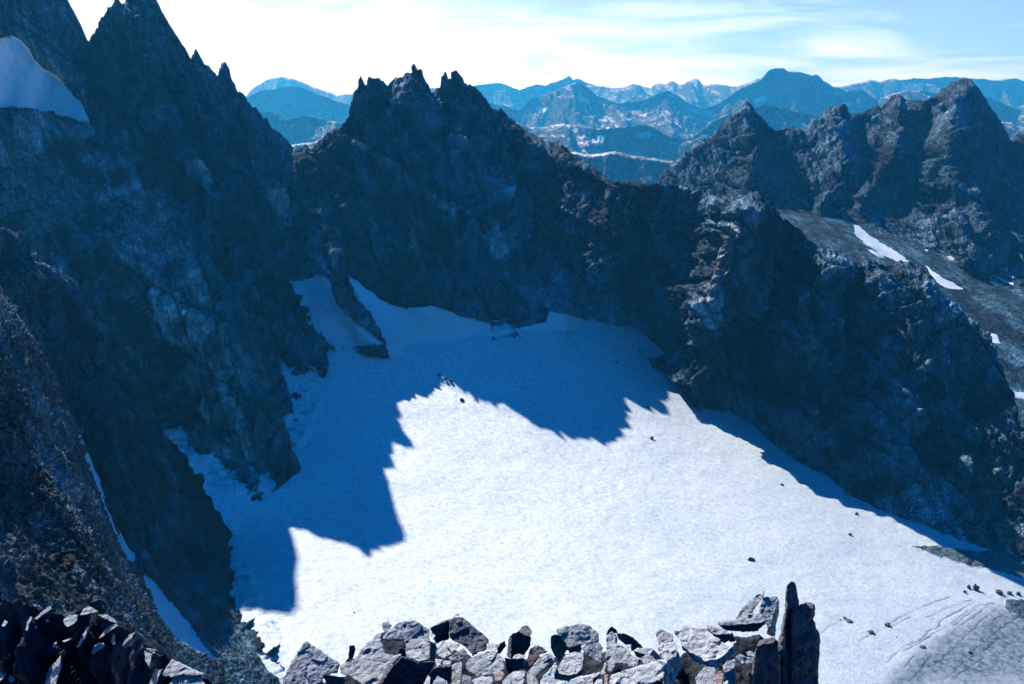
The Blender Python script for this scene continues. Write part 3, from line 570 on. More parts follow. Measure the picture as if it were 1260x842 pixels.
sky1 = [(280,122),(300,120),(312,108),(325,100),(335,96),(347,94),(358,96),(370,100),(385,106),(400,112),(415,117),(440,114),(500,110),(580,106),(590,104),(600,103),(611,102),(624,105),(639,111),(651,106),(663,104),(671,106),(683,101),(695,96),(701,94),(705,98),(712,97),(729,104),(755,108),(767,107),(780,103),(800,109),(807,103),(820,103),(826,99),
        (832,103),(840,104),(855,96),(861,104),(876,103),(900,106),(914,103),(926,99),(934,97),(947,90),(964,88),(990,92),(1026,107),(1043,105),(1071,98),(1083,101),(1094,96),(1109,98),(1131,96),(1143,97),(1171,94),(1200,96),(1229,100),(1240,99),(1249,96),(1260,100),(1300,104),(1500,100)]
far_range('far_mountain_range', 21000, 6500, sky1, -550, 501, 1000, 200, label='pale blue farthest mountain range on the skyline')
sky2 = [(250,135),(300,122),(320,112),(345,108),(368,106),(385,113),(410,124),(440,132),(520,128),(600,126),(625,132),(640,136),(652,122),(668,118),(685,112),(700,104),(712,100),(722,106),(735,118),(760,127),(790,124),(808,116),(822,111),(833,117),(845,126),(868,134),(888,126),(905,113),(922,104),(938,97),(947,86),(956,84.5),(964,84),(969,88),(977,89),(986,88),(992,91),(999,93),(1006,92),
        (1014,100),(1026,107),(1040,112),(1060,110),(1078,122),(1098,116),(1118,110),(1150,114),(1180,124),(1210,118),(1235,128),(1260,136),(1300,130),(1500,125)]
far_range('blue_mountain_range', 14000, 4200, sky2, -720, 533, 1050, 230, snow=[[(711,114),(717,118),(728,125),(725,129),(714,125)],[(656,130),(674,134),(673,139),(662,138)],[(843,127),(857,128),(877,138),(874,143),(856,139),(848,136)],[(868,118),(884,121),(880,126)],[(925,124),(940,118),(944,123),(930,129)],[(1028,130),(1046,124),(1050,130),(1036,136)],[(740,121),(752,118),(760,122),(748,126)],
        [(312,140),(322,150),(318,152)],[(386,148),(396,152),(395,156)]], label='blue hazy mountain range with small snowfields')
sky3 = [(250,150),(300,142),(330,138),(350,150),(372,142),(400,148),(440,152),(560,150),(620,145),(660,158),(690,152),(720,156),(735,160),(752,158),(775,156),(792,154),(802,155),(812,162),(822,167),(838,172),(852,170),(866,160),(882,148),(900,140),(918,138),(940,128),(960,133),(985,138),(1000,142),(1030,150),(1060,140),(1100,150),(1200,150),(1240,150),(1260,160),(1500,160)]
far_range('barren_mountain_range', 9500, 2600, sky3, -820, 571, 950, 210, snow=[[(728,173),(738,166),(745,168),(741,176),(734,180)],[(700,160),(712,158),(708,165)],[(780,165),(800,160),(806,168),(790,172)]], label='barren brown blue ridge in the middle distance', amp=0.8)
sky4 = [(250,185),(330,170),(360,178),(400,172),(600,178),(640,182),(665,176),(700,186),(730,190),(755,186),(790,192),(830,198),(870,190),(1000,180),(1260,190),(1500,190)]
far_range('valley_hills', 6200, 1900, sky4, -860, 607, 700, 150, label='low barren hills of the hazy valley', amp=0.7)
# ground under everything, out to the horizon
gnd = add_mesh('ground', [(-90000, 2000, -1250), (90000, 2000, -1250), (90000, 90000, -1500), (-90000, 90000, -1500)], [(0, 1, 2, 3)], m_range, dict(snow=[0]*4, pale=[0]*4, scree=[0]*4, tone=[0.5]*4)); structure(gnd)

# ------------------------------------------------------------------ the summit ridge in front: ledges and every boulder on them
def stone_mat(name, c1, c2, spot=0.5):
    m, t, b = new_mat(name); v = tex_coord(t)
    n1 = noise_n(t, v, 2.6, 8, 0.65, 0.3); n2 = noise_n(t, v, 14, 6, 0.7); vo = voro(t, v, 9.0)
    col = ramp(t, n1, [(0.32, c1), (0.68, c2)])
    f = mathn(t, 'MULTIPLY_ADD', n2, 1.1); f.node.inputs[2].default_value = 0.45
    col = mixc(t, 1.0, col, comb(t, f), 'MULTIPLY')
    li = ramp(t, noise_n(t, v, 6.0, 5, 0.7), [(0.56, (0, 0, 0)), (0.66, (spot, spot, spot))])
    col = mixc(t, li, col, (0.05, 0.055, 0.06))
    t.links.new(col, b.inputs['Base Color']); b.inputs['Roughness'].default_value = 0.9; b.inputs['Specular IOR Level'].default_value = 0.15
    nb = bump(t, mathn(t, 'ADD', n1, mathn(t, 'MULTIPLY', vo, -0.4)), 0.10, 0.8); nb = bump(t, n2, 0.045, 0.9, nb)
    t.links.new(nb, b.inputs['Normal']); return m
m_st = {'g': stone_mat('pale_grey_granite', (0.335, 0.365, 0.38), (0.50, 0.53, 0.545)), 'w': stone_mat('whitish_granite', (0.50, 0.525, 0.53), (0.68, 0.70, 0.70), 0.2),
        'd': stone_mat('dark_granite', (0.12, 0.125, 0.14), (0.22, 0.22, 0.24), 0.7), 'r': stone_mat('reddish_granite', (0.38, 0.27, 0.25), (0.54, 0.42, 0.40), 0.3),
        'b': stone_mat('brown_granite', (0.20, 0.155, 0.145), (0.33, 0.27, 0.26), 0.4)}
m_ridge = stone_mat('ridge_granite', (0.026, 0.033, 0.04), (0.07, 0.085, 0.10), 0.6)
NRM = {'T': (-0.20, -0.30, 0.93), 'M': (-0.12, -0.56, 0.82), 'L': (-0.72, -0.38, 0.58), 'D': (0.05, -1.0, -0.08), 'R': (0.55, -0.83, -0.05)}
def plane_pt(u, v, n, p0):
    r = ray(u, v); return r * (np.dot(n, p0) / np.dot(n, r))
def rock(name, label, cat, facets, Y=None, thick=None, mat='g', rough=1.0, group='boulders piled along the foreground ridge', seed=0):
    P = np.array(facets[0][1], float); cu, cv = P.mean(0)
    if Y is None: Y = 12.7 - 0.034 * (cv - 775)
    allp = np.array([q for f in facets for q in f[1]], float); ext = max(np.ptp(allp[:, 0]), np.ptp(allp[:, 1])) * Y / F_PX
    if thick is None: thick = 0.45 * min(np.ptp(allp[:, 0]), 1.6 * np.ptp(allp[:, 1])) * Y / F_PX + 0.05
    bm = bmesh.new(); p0 = ray(cu, cv) * Y; n_prev = None; pts_all = []
    for kind, poly in facets:
        n = np.array(NRM[kind]) if isinstance(kind, str) else np.array(kind, float); n /= np.linalg.norm(n)
        if n_prev is not None: p0 = plane_pt(*poly[0], n_prev, p0)
        pts = [plane_pt(u, v, n, p0) for u, v in poly]; n_prev = n; c_u, c_v = np.mean(np.array(poly, float), 0)
        c = np.mean(pts, 0); e = ray(c_u, c_v); e = e / np.linalg.norm(e) * thick
        # keep the slanted faces in reach: pull far points back
        back = [(p * 0.8 + c * 0.2) + e for p in pts]
        vf = [bm.verts.new(p) for p in pts]; vb = [bm.verts.new(p) for p in back]
        k = len(pts)
        bm.faces.new(vf); bm.faces.new(vb[::-1])
        for i in range(k): bm.faces.new((vf[i], vb[i], vb[(i + 1) % k], vf[(i + 1) % k]))
        pts_all += pts
    bmesh.ops.triangulate(bm, faces=[f for f in bm.faces if len(f.verts) > 4], ngon_method='EAR_CLIP')
    bmesh.ops.recalc_face_normals(bm, faces=bm.faces)
    me = bpy.data.meshes.new(name); bm.to_mesh(me); bm.free()
    o = bpy.data.objects.new(name, me); COL.objects.link(o)
    md = o.modifiers.new('remesh', 'REMESH'); md.mode = 'VOXEL'; md.voxel_size = max(ext / 52, 0.006)
    sm = o.modifiers.new('smooth', 'SMOOTH'); sm.factor = 0.5; sm.iterations = 2
    dg = bpy.context.evaluated_depsgraph_get(); me2 = bpy.data.meshes.new_from_object(o.evaluated_get(dg))
    o.modifiers.clear(); o.data = me2; bpy.data.meshes.remove(me); me2.name = name
    nv = len(me2.vertices); co = np.empty(nv * 3); me2.vertices.foreach_get('co', co); co = co.reshape(-1, 3)
    nr = np.empty(nv * 3); me2.vertices.foreach_get('normal', nr); nr = nr.reshape(-1, 3)
    s = ext; f1, c1 = facet(co / (0.28 * s), seed + 1, 1.0); f2, c2 = facet(co / (0.10 * s), seed + 2, 1.0)
    d = s * rough * (0.030 * f1 + 0.012 * f2 - 0.010 * np.exp(-(c1 / 0.06) ** 2) + 0.022 * fbm(co / (0.22 * s), 4, seed + 3, 0.6))
    co = co + nr * d[:, None]
    # origin at the foot of the stone
    foot = np.array([co[:, 0].mean(), co[:, 1].mean(), co[:, 2].min()]); co = co - foot; me2.vertices.foreach_set('co', co.ravel()); o.location = foot
    me2.polygons.foreach_set('use_smooth', np.ones(len(me2.polygons), bool)); me2.materials.clear(); me2.materials.append(m_st[mat]); me2.update()
    o['label'] = label; o['category'] = cat
    if group: o['group'] = group
    return o

# ledges under the stones
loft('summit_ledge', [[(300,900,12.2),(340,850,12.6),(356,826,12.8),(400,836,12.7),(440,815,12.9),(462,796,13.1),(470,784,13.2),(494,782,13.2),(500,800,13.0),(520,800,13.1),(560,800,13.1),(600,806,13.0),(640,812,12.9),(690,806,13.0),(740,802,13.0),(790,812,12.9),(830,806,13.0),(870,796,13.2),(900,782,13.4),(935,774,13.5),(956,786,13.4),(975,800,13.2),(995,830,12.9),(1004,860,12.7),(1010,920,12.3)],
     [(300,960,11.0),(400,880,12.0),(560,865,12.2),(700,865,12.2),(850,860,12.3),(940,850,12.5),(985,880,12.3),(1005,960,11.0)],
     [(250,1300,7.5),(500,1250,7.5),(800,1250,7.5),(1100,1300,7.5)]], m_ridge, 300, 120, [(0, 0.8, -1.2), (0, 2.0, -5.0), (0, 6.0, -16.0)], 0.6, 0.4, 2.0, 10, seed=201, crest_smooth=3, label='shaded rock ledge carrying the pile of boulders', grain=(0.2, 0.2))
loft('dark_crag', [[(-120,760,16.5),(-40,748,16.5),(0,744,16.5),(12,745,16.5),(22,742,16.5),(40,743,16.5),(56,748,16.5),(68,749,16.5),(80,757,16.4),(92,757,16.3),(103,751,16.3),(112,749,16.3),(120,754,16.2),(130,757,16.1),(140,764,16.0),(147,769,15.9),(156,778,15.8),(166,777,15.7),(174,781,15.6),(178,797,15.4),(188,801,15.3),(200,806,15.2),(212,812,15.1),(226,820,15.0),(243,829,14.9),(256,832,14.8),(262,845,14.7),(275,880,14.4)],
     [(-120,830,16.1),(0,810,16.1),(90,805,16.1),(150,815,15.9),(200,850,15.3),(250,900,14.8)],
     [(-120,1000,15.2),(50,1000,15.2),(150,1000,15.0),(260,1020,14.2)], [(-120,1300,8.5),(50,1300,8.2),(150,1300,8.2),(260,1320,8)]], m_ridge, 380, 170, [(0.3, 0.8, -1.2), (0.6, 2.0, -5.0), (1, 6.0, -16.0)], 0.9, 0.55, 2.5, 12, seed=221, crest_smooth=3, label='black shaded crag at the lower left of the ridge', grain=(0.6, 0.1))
# ridge top the photographer stands on: broken ground falling away to the edge
gx_, gy_ = np.meshgrid(np.linspace(-16, 14, 150), np.linspace(-8, 12.4, 110)); zz = -1.75 - np.maximum(gy_, 0) * 0.64 - 0.35 * np.maximum(gx_ - 1.5, 0)
pp = np.stack([gx_, gy_, gx_ * 0], -1); ff, _c = facet(pp / 0.9, 240, 1.0); f3_, _c = facet(pp / 0.35, 241, 1.0); zz = zz + 0.28 * ff + 0.10 * f3_ + 0.3 * fbm(pp / 3, 4, 242)
zz = zz - 25 * sstep(9.8, 12.4, gy_) - 8 * sstep(8, 14, np.abs(gx_ + 1))
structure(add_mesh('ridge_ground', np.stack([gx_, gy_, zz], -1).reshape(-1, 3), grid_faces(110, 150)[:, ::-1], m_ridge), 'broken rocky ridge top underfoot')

B_, S_ = 'boulder', 'stone'
ROCKS = [
 ('boulder', 'wedge-shaped grey boulder with a pointed top at the left end of the boulder row', B_, [('M', [(376,788),(388,797),(418,816),(416,828),(398,832),(397,846),(352,846),(348,834),(361,812)]), ('D', [(352,832),(366,834),(369,850),(347,850)])], 'g'),
 ('stone_block', 'dark rectangular block wedged under the right end of the wedge-shaped boulder', S_, [('D', [(397,830),(406,831),(418,833),(424,833),(424,848),(404,848),(400,838)])], 'd'),
 ('stone_finger', 'thin dark finger of stone standing upright against the snow', S_, [('D', [(430,794),(436,794),(438,799),(434,811),(436,818),(424,817),(429,809)])], 'd'),
 ('slab', 'big pale sloping slab left of the notched capstone', 'slab', [('T', [(471,778),(457,785),(447,797),(436,811),(418,819),(419,829),(440,838),(452,850),(462,848),(484,818),(494,806),(474,804),(468,789)])], 'g'),
 ('boulder', 'large humped boulder overhanging a black notch, highest of the left group', B_, [('M', [(467,788),(482,772),(491,765.5),(499,763),(509,763.5),(519,767),(530,775),(530,788),(512,787),(497,788)]), ('T', [(498,788),(512,787),(529,787),(529,812),(514,815),(499,809)]), ('R', [(529,787),(535,792),(535,812),(529,813)])], 'g'),
 ('stone', 'small bright chip of rock on the right shoulder of the overhanging boulder', S_, [('T', [(528,779),(531.5,776),(536,782.5),(532.7,788)])], 'w'),
 ('stone', 'small knob of rock balanced on the left slope of the overhanging boulder', S_, [('M', [(470,769),(471,766),(478,765),(482,770),(479,777),(474,778),(471,775)])], 'g'),
 ('boulder', 'black shaded boulder beneath the overhanging boulder with a pale left edge', B_, [('D', [(484,819),(495,809),(513,815),(535,814),(533,822),(521,835),(519,850),(466,850)]), ('L', [(484,819),(466,850),(459,850),(480,817)])], 'd'),
 ('boulder', 'dark pyramid-shaped boulder with a white cap, behind the bright jumble', B_, [('M', [(553,761.5),(568,759),(576,765),(592,779),(601,787),(599,800),(582,806),(566,793),(552,786)]), ('R', [(553,761.5),(537,769),(529,772.5),(537,793),(552,786)])], 'd'),
 ('stone', 'tiny white stone perched on the tip of the dark pyramid-shaped boulder', S_, [('T', [(556,760),(564,753),(566,760)])], 'w'),
 ('stone', 'bright angular stone leaning at the left edge of the jumble under the dark pyramid', S_, [('L', [(536,804),(543.6,788.5),(550,790),(551,800),(556,805),(545,811)])], 'w'),
 ('stone', 'bright blocky stone directly under the overhang of the dark pyramid', S_, [('T', [(551.4,790),(567,792),(564,797),(556,803),(551,799)])], 'w'),
 ('stone', 'grey folded stone under the right foot of the dark pyramid', S_, [('M', [(552,810),(559,806),(569,797),(576,803),(574,808),(566,813),(557,815)])], 'g'),
 ('stone', 'small pale triangular stone below the bright angular one', S_, [('T', [(535,811),(545,812),(542,818),(537,821)])], 'w'),
 ('stone', 'flat pale chip lying on the round dark stone', S_, [('T', [(545,813),(556,814),(554.5,818),(544,818)])], 'w'),
 ('stone', 'round-shouldered dark stone with a pale rim beside the black shaded boulder', S_, [('D', [(528,829),(533,823),(542,820),(556,820),(555,840),(540,850),(530,850)]), ('T', [(533,823),(542,818),(556,818.5),(556,821),(542,822)])], 'd'),
 ('stone', 'narrow pale flake standing at the bottom edge right of the black shaded boulder', S_, [('T', [(518,848),(526.6,831.4),(530,834),(528,848)])], 'w'),
 ('stone', 'grey wedge of stone at the bottom edge below the round-shouldered dark stone', S_, [('T', [(529,848),(538,832),(550,838),(554,848)])], 'g'),
 ('slab', 'upright pale rectangular slab between the round-shouldered stone and the long pale boulder', 'slab', [('L', [(555.7,848),(556,818),(566.6,813),(569,818),(568,832),(565,848)])], 'g'),
 ('stone', 'small grey stone right of the foot of the upright pale rectangular slab', S_, [('M', [(567,848),(569,830),(580,833),(582,848)])], 'g'),
 ('boulder', 'long pale rounded boulder pitted with specks, left of the upright two-toned one', B_, [('T', [(573,818),(577,811),(600,801),(612,803),(620,812),(621,824),(608,830),(588,833),(576,826)])], 'g'),
 ('stone', 'low white stone at the bottom edge below the long pale rounded boulder', S_, [('T', [(581,837),(592,833),(606.6,833),(607,838),(602,848),(581,848)])], 'w'),
 ('stone', 'small light block filling the gap right of the dark pyramid-shaped boulder', S_, [('T', [(598,793),(601,791.5),(614,792),(613,798),(607,803),(600,799)])], 'w'),
 ('stone', 'small dark stone leaning left of the upright two-toned boulder', S_, [('D', [(612,798),(615,792),(621,788),(623,795),(616,804),(611,806)])], 'd'),
 ('boulder', 'upright boulder with a dark face and a bright white top', B_, [('D', [(626,784),(629,781),(637,777.5),(653,783),(652.7,792),(650,798),(646,806),(631,811),(626,810)]), ('T', [(637,777.5),(640.5,773.3),(648,771),(654,774),(654,781),(651,784)]), ('L', [(626,784),(623.6,808),(629,811),(630,784)])], 'd'),
 ('stone', 'small pale stone at the foot of the upright two-toned boulder', S_, [('T', [(630,811),(633,806.6),(638,805),(646,806.6),(644,810),(637,811)])], 'w'),
 ('stone', 'tiny round pebble-like stone in the shade under the upright two-toned boulder', S_, [('T', [(628.4,817.5),(632,814),(635,815),(634.5,819),(631,820)])], 'g'),
 ('boulder', 'black block underneath the upright two-toned boulder', B_, [('D', [(620,809),(630,811),(645,810),(644,823),(634,827),(625,830)])], 'd'),
 ('slab', 'brown slab leaning against the right side of the upright two-toned boulder', 'slab', [('M', [(653,797),(659,794.5),(667,796),(674,802),(665,805),(655,819),(648,825),(643.6,823)])], 'b'),
 ('boulder', 'long pale boulder with a dark hollow right of the leaning brown slab', B_, [('T', [(648,828),(662,811),(670,805),(678,803),(684,812),(668,824),(659,833),(664,848),(647,848)]), ('D', [(666,816),(677,809),(681,812),(667,823)])], 'g'),
 ('boulder', 'white-topped stone with a black arch under it at the bottom edge', B_, [('T', [(617.5,838),(632,826),(646.6,825.5),(645,838),(641,848),(618,848)]), ('D', [(632,832),(639,848),(621,848)])], 'w'),
 ('stone', 'reddish stone between the long pale boulder and the white-topped stone with an arch', S_, [('T', [(608,830),(616,825),(622,830),(616,838),(609,838)])], 'r'),
 ('boulder', 'large grey rounded boulder with a black wedge-shaped left face', B_, [('M', [(684,775),(699,770),(712,767),(726,769),(736,779),(738,790),(717,794),(700,798),(692,789)]), ('D', [(684,780),(690,783),(700,798),(688,815),(680.5,804),(677.5,796),(677.5,782)]), ('D', [(700,797),(716,793),(715,801),(699,804)])], 'g'),
 ('boulder', 'smooth white boulder in front of the large grey rounded boulder', B_, [('T', [(682,829),(689,817),(696,806),(706,803),(718,803),(719,811),(716,824),(709,830),(700,832)]), ('D', [(682,829),(700,832),(712,829),(719,824),(712,836),(694,840),(683,836)])], 'w'),
 ('slab', 'white slab sloping down left of the smooth white boulder', 'slab', [('T', [(664,848),(665,838),(676,824),(683,815),(687,819),(683,828),(682,836),(700,840),(704,848)])], 'w'),
 ('boulder', 'grey faceted boulder leaning on the right side of the large grey rounded one', B_, [('M', [(716,797),(721,790),(729,786),(736,788),(742,797),(741,808),(740,818),(733,813),(719,803)])], 'g'),
 ('slab', 'tall white forked slab with a triangular black hollow at its foot', 'slab', [('T', [(746,782),(753,777),(758,781),(757,791),(768,797),(777.5,805.4),(787,813),(784,820),(774,821),(772,817),(759,816),(753,828),(749.6,829),(746,813)])], 'g'),
 ('stone', 'dark cap stone on top of the tall white forked slab', S_, [('D', [(745,782),(749.6,773),(753,771),(758,774),(760,779),(753,779)])], 'd'),
 ('boulder', 'dark rounded oblong boulder behind the forked slab', B_, [('R', [(759,780),(766,779),(773,781),(784,789),(792,798),(785,802),(778,801),(768,792),(761,786)])], 'd'),
 ('stone', 'small light block in front of the dark rounded oblong boulder', S_, [('T', [(770,793.5),(777,793),(777,803),(771,800)])], 'w'),
 ('stone', 'flat pale stone with a dark lower edge, right of the forked slab', S_, [('T', [(779,801),(785,797.5),(804,798),(800,806),(794,806)]), ('D', [(779,801),(794,806),(790,811),(783,808)])], 'w'),
 ('stone', 'pale stone with a black right side just above the long foreground slab', S_, [('T', [(789,809),(798,806),(804,808),(808,815),(792,819)]), ('R', [(799,806),(804,799),(816,812),(808,815)])], 'g'),
 ('boulder', 'white blocky boulder above the right end of the long foreground slab', B_, [('T', [(809,797),(816,791),(831,791),(835,801),(831,809),(819,814),(812,805)]), ('R', [(835,801),(838,822),(830,836),(824,820),(831,809)])], 'w'),
 ('stone', 'striped grey stone perched left of the huge white slab', S_, [('L', [(806,779),(812.6,774),(827,780),(829,789),(821,791),(811,793)])], 'g'),
 ('slab', 'huge white slab, broadest of the right group', 'slab', [('T', [(829,777),(838,773),(846,771),(869,773),(873,779),(884,787),(896,794),(906,790),(901,797),(887,808),(867,815),(855,806),(838,793)]), ('D', [(867,815),(887,808),(904,793),(906,802),(882,821),(858,814),(840,801),(838,794),(855,806)])], 'w'),
 ('slab', 'long smooth pale slab lying across the bottom edge below the forked slab', 'slab', [('T', [(748,848),(751,831),(774,823),(792,818),(809,813),(823,811.5),(818,822),(816,836),(800,842),(795,848)]), ('R', [(823,812),(829,822),(830,838),(822,848),(816,848),(817,826)])], 'w'),
 ('slab', 'narrow pale slab like a log reaching from the smooth white boulder to the forked slab', 'slab', [('T', [(700,838),(712,832.5),(746,826),(745,829.5),(731,835),(729,848),(702,848)])], 'w'),
 ('stone', 'thin pinkish splinter standing at the bottom edge under the forked slab', S_, [('T', [(744,830),(748.4,830),(747.5,848),(743.5,848)])], 'r'),
 ('stone', 'small white stone at the bottom edge beside the pinkish splinter', S_, [('T', [(731,841),(735,836),(741,836),(743,848),(731,848)])], 'w'),
 ('stone', 'thin pale sliver leaning on the left foot of the forked slab', S_, [('L', [(740,827),(745,814),(747,819),(743,827)])], 'w'),
 ('boulder', 'pale speckled boulder at the bottom edge below the huge white slab', B_, [('T', [(855,835),(861,827),(868,820),(880,821.5),(881,828),(877,848),(858,848)])], 'g'),
 ('stone', 'reddish stone right of the pale speckled boulder', S_, [('T', [(878,832),(887,825),(891,832),(886,848),(878,848)])], 'r'),
 ('boulder', 'blocky white-topped black-faced stone below the tip of the huge white slab', B_, [('T', [(889,820),(894,814),(905,811),(905,820),(898.5,824),(891,828)]), ('D', [(891,828),(898.5,824),(905,820),(906,848),(890,848)])], 'g'),
 ('stone', 'little white stone at the bottom edge under the blocky white-topped black-faced stone', S_, [('T', [(887,848),(890,840),(896,837),(896,848)])], 'w'),
 ('slab', 'flat tan capstone lying horizontally over the black cavity', 'slab', [('T', [(881,767.5),(885,765),(903,765),(912,760),(922,756),(936,755.5),(939,761),(945,762),(942,766),(927,768),(903,770),(885,770)]), ('D', [(885,770),(903,770),(927,768),(943,764),(944,769),(936,775),(915,777),(893,776)])], 'g'),
 ('stone', 'short pale slab tucked under the left end of the flat tan capstone', S_, [('T', [(869,769.5),(875,770),(881,772),(895.6,776.5),(893,781),(881,781.5),(872.5,778)]), ('D', [(872.5,778.5),(881,781.5),(894,781),(902,778),(905,789),(895,793),(880,785)])], 'g'),
 ('slab', 'pointed grey slab leaning up to the right above the flat tan capstone', 'slab', [('L', [(905,763),(912,750),(919,742.5),(930,733),(941,726),(939,735),(931,746),(924,755.5),(914,759)])], 'g'),
 ('slab', 'broad upright grey slab with a dark right edge beside the narrow white gap', 'slab', [('M', [(934,753),(936,744),(940,735),(957,733.5),(958.5,738),(954,752),(949,768),(944,775),(941,762)]), ('R', [(958.5,738),(958,752),(953,783),(943,781),(949,768),(954,752)])], 'g'),
 ('pillar', 'short black column with a pale sloping top left of the narrow white gap', 'pillar', [('T', [(931,796),(934,789.5),(953.5,783),(955,786),(949,793),(939,792)]), ('D', [(931,796),(939,792),(949,793),(955,786),(959,808),(960,850),(926,850)]), ('L', [(931,796),(926,850),(922,850),(929,805)])], 'd'),
 ('stone', 'heap-like splintered pale stone left of the short black column', S_, [('M', [(904,809),(909.5,804),(917.7,809),(929,809),(926,816),(914,818)])], 'g'),
 ('stone', 'small rounded pale stone touching the top left of the short black column', S_, [('T', [(918,803),(922.5,801),(930,804),(928,808),(920,807)])], 'g'),
 ('pillar', 'tall pointed black spire of rock, highest point of the foreground', 'pillar', [('D', [(974,713),(970,717),(967,729),(967,742),(962,770),(960,783),(958.5,802),(961,812),(961,860),(984,860),(984,743),(981,731),(980,720),(977,714.5)]), ('L', [(967,742),(962,770),(958.5,800),(962,806),(966,775),(970,745)])], 'd'),
 ('pillar', 'broad black monolith with a flat top joined to the right of the spire', 'pillar', [('D', [(972,752),(975,749),(1001,751),(1001,762),(1004,765),(1007,783),(1007,850),(1009,860),(972,860)]), ('T', [(983,750),(984,744),(1001,745),(1001,751)])], 'd'),
]
for i, (nm, lb, ct, fc, mt) in enumerate(ROCKS):
    rock(nm, lb, ct, fc, mat=mt, seed=1000 + 17 * i, rough=0.7 if nm == 'pillar' else 1.0, thick=0.9 if nm == 'pillar' else None, Y=12.2 if nm == 'pillar' else None)
LEFT = [
 ('boulder', 'rounded grey boulder lit on the crest of the black crag', B_, [('T', [(78,762),(84,757),(96,757),(94,766),(84,772),(79,769)])], 'g'),
 ('slab', 'tall pale slab catching light in the middle of the black crag', 'slab', [('L', [(75,806),(66,818),(58,827),(53,848),(67,848),(72,832),(76,820)])], 'g'),
 ('stone', 'thin bright flake alone in the black shade above the tall pale slab', S_, [('T', [(76,789),(90,784.5),(89,787),(79,790.5)])], 'w'),
 ('stone', 'tiny pale stone just above the tip of the tall pale slab', S_, [('T', [(64,794),(70,789),(69,796),(66,798)])], 'g'),
 ('stone', 'oval grey stone lit in the shade right of the bright flake', S_, [('T', [(113,802),(116,795),(121,792),(128,791),(129,796),(122,800),(114,806)])], 'g'),
 ('boulder', 'rounded boulder with a crescent of light on its left shoulder', B_, [('L', [(149,794),(153,787),(160,781),(166,778),(162,786),(155,791),(150,796)]), ('D', [(166,778),(174,781),(178,798),(166,806),(154,802),(152,795),(160,787)])], 'g'),
 ('stone', 'narrow sloping rib of pale rock left of the oval grey stone', S_, [('L', [(94,797),(102,782),(109,770),(111,772),(104,786),(97,797)])], 'g'),
 ('stone', 'slanting pale rock splinter below the crag crest right of the narrow rib', S_, [('L', [(121,786),(130,774),(140,768),(146,770),(136,776),(126,784)])], 'g'),
 ('stone', 'short pale prong beside the slanting splinter', S_, [('L', [(137,790),(138,778),(142,777),(142,792),(139,794)])], 'g'),
 ('boulder', 'pale-edged block at the start of the right spur of the crag', B_, [('T', [(177,800),(181,797),(194,801),(187,806),(184,822),(179,815)]), ('D', [(187,806),(200,808),(199,822),(184,823)])], 'g'),
 ('boulder', 'narrow lit block below the pale-edged block on the spur', B_, [('L', [(191,822),(199,824),(190,848),(182,848)]), ('D', [(199,823),(206,826),(202,848),(191,848)])], 'g'),
 ('boulder', 'long pale ridge-back boulder running down the spur to the right', B_, [('T', [(197,832),(203,822),(211,811),(222,817),(243,826),(254,831),(240,832),(225,830),(212,834)])], 'g'),
 ('boulder', 'lit humped boulder with a black hollow at the bottom of the spur', B_, [('T', [(203,848),(213,834),(230,829),(245,832),(256,848)]), ('D', [(224,838),(244,838),(246,850),(214,850)])], 'g'),
 ('stone', 'bright broken stone at the far left of the bottom edge', S_, [('T', [(-4,832),(5,824),(9,826),(5,834),(-2,840)])], 'w'),
 ('stone', 'small pale stone right beside the bright broken stone at the lower left', S_, [('T', [(10,836),(13,829),(19,836),(14,841)])], 'g'),
 ('stone', 'small dull grey stone just under the crest at the left edge', S_, [('T', [(2,770),(6,763),(10,766),(5,772)])], 'g'),
 ('stone', 'long thin pale edge stone hanging below the crest left of the rounded lit boulder', S_, [('L', [(42,762),(50,754),(62,746),(64,749),(54,756),(45,763)])], 'g'),
 ('stone', 'small pale tooth of rock in the shade below the long thin edge stone', S_, [('T', [(55,765),(59,761),(61,766)])], 'g'),
 ('stone', 'curved pale splinter low on the left part of the crag', S_, [('L', [(31,776),(33,766),(38,758),(40,760),(36,768),(34,777)])], 'g'),
 ('stone', 'jagged pale crest stone above the rounded lit boulder', S_, [('T', [(98,757),(103,750),(108,746),(114,748),(122,753),(112,755),(104,757)])], 'g'),
 ('stone', 'ragged grey crest stone between the jagged one and the crescent-lit boulder', S_, [('T', [(120,757),(130,756),(140,762),(145,768),(132,763)])], 'g'),
]
for i, (nm, lb, ct, fc, mt) in enumerate(LEFT):
    cv = np.mean([p[1] for p in fc[0][1]])
    rock(nm, lb, ct, fc, mat=mt, seed=3000 + 17 * i, Y=float(np.interp(np.mean([p[0] for p in fc[0][1]]), [0, 150, 250], [16.15, 15.9, 14.9])) - 0.006 * (cv - 760), group='boulders set in the black crag')
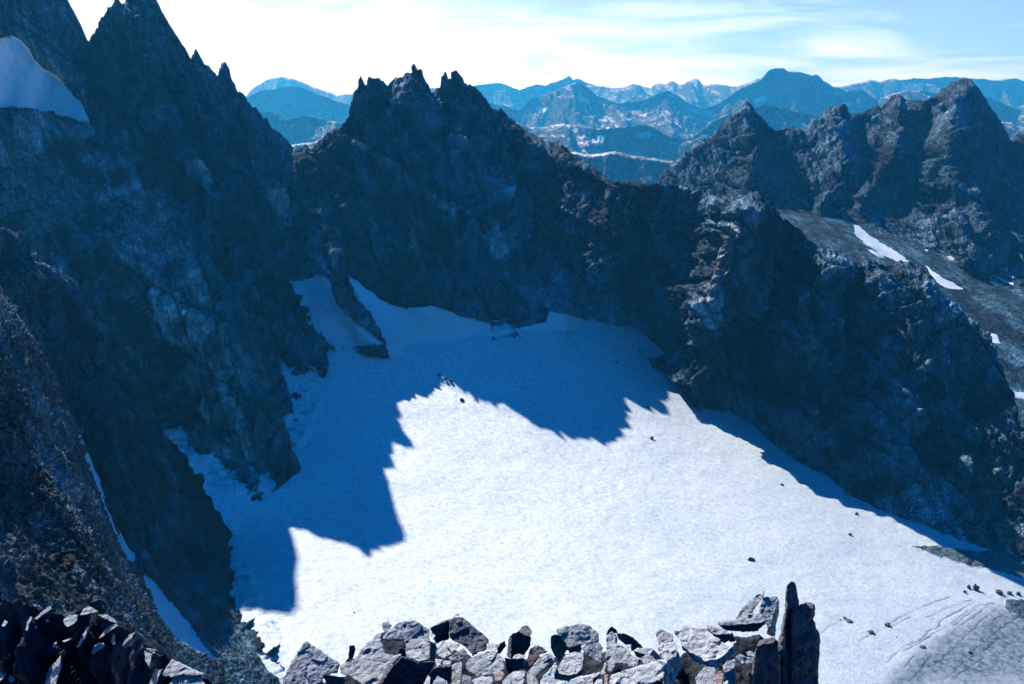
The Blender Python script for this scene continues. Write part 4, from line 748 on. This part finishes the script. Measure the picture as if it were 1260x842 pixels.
# ---- boulders scattered on the glacier
GB = [(924,692,9,6,'lone dark boulder on the open snow above the foreground spire'),(1040,763,7,4,'small flat boulder at the top of the little group right of the spire'),(1045,768,10,5,'wide dark boulder in the little group right of the spire'),
 (1034,765,5,3,'leftmost little stone of the group right of the spire'),(1072,782,10,6,'dark boulder sitting in the crack below the group right of the spire'),(1091,773,9,6,'dark boulder at the upper end of the crack right of the spire'),
 (1103,786,4,3,'tiny stone below the two boulders on the crack'),(1192,724,5,4,'small boulder left of the tilted dark boulder below the moraine'),(1201,726,8,7,'tilted dark boulder on the snow below the moraine'),
 (1229,731,9,6,'rounded boulder right of the tilted one near the right edge'),(1242,733,7,5,'smaller boulder next to the rounded one near the right edge'),(1253,733,6,5,'last boulder of the line at the right edge below the moraine'),
 (1187,730,4,3,'tiny stone below the small boulder under the moraine'),(1135,798,9,4,'dirty flat boulder among the cracked ice'),(1193,806,7,4,'small dark boulder in the grey ice at the lower right'),
 (569,494,6,4,'dark stone on the lit snow below the shadow of the pinnacles'),(541,463,4,4,'small stone at the tip of the lit wedge of snow'),(548,467,4,3,'second small stone just right of the tip of the lit wedge'),(555,471,4,3,'third small stone on the lit wedge, lowest of the three'),
 (802,541,4,4,'small dark stone on the snow right of the spiked shadow'),(797,503,4,4,'small stone between the spikes of the shadow'),(1043,609,6,4,'dark stone under the long shaded buttress edge'),(1054,634,4,4,'little stone below the dark stone near the buttress shade'),
 (1046,660,4,4,'little stone alone on the snow above the moraine tip'),(1115,631,4,4,'little stone close to the buttress shadow right of the centre'),(962,598,4,3,'tiny stone high on the right part of the snow'),(436,756,4,3,'tiny stone on the bright snow above the left end of the boulder row'),
 (758,448,4,3,'tiny stone in the blue shade under the headwall')]
for i, (u, v, w_, h_, lb) in enumerate(GB):
    p = on_glacier(u, v); sc_ = p[1] / F_PX; w2, h2 = w_ * sc_ * 0.5, h_ * sc_ * 0.75
    rs = np.random.RandomState(50 + i); bm = bmesh.new(); bmesh.ops.create_icosphere(bm, subdivisions=3, radius=1)
    co = np.array([x.co[:] for x in bm.verts]); f_, c_ = facet(co / 0.9 + i * 7.7, 60 + i, 1.0); co = co * (1 + 0.35 * f_ + 0.15 * fbm(co * 1.5 + i, 3, i))[:, None]
    co *= np.array([w2, w2 * 0.8, h2]); an = rs.rand() * 3; co[:, 2] += co[:, 0] * (rs.rand() - 0.5) * 0.6
    for x, c in zip(bm.verts, co): x.co = c
    me = bpy.data.meshes.new('glacier_boulder'); bm.to_mesh(me); bm.free(); me.materials.append(m_st['d'])
    o = bpy.data.objects.new('glacier_boulder', me); COL.objects.link(o); o.location = p + np.array([0, 0, h2 * 0.35]); o['label'] = lb; o['category'] = 'boulder'; o['group'] = 'boulders scattered on the glacier'

# ------------------------------------------------------------------ haze: the thin blue mountain air
hb = [(-40000, -600, -1800), (40000, 24500, 750)]
bm = bmesh.new(); bmesh.ops.create_cube(bm, size=1)
for v in bm.verts: v.co = Vector([hb[0][i] + (v.co[i] + 0.5) * (hb[1][i] - hb[0][i]) for i in range(3)])
me = bpy.data.meshes.new('haze'); bm.to_mesh(me); bm.free(); hz = bpy.data.objects.new('haze', me); COL.objects.link(hz); hz['kind'] = 'stuff'; hz['label'] = 'thin blue haze in the mountain air'
hm = bpy.data.materials.new('haze'); hm.use_nodes = True; ht = hm.node_tree; ht.nodes.clear()
ho = N(ht, 'ShaderNodeOutputMaterial'); pv_ = N(ht, 'ShaderNodeVolumePrincipled'); pv_.inputs['Color'].default_value = (0.05, 0.50, 1.0, 1); pv_.inputs['Density'].default_value = 4.6e-5; pv_.inputs['Absorption Color'].default_value = (1, 1, 1, 1)
pv_.inputs['Anisotropy'].default_value = 0.35
ht.links.new(pv_.outputs[0], ho.inputs['Volume']); me.materials.append(hm)
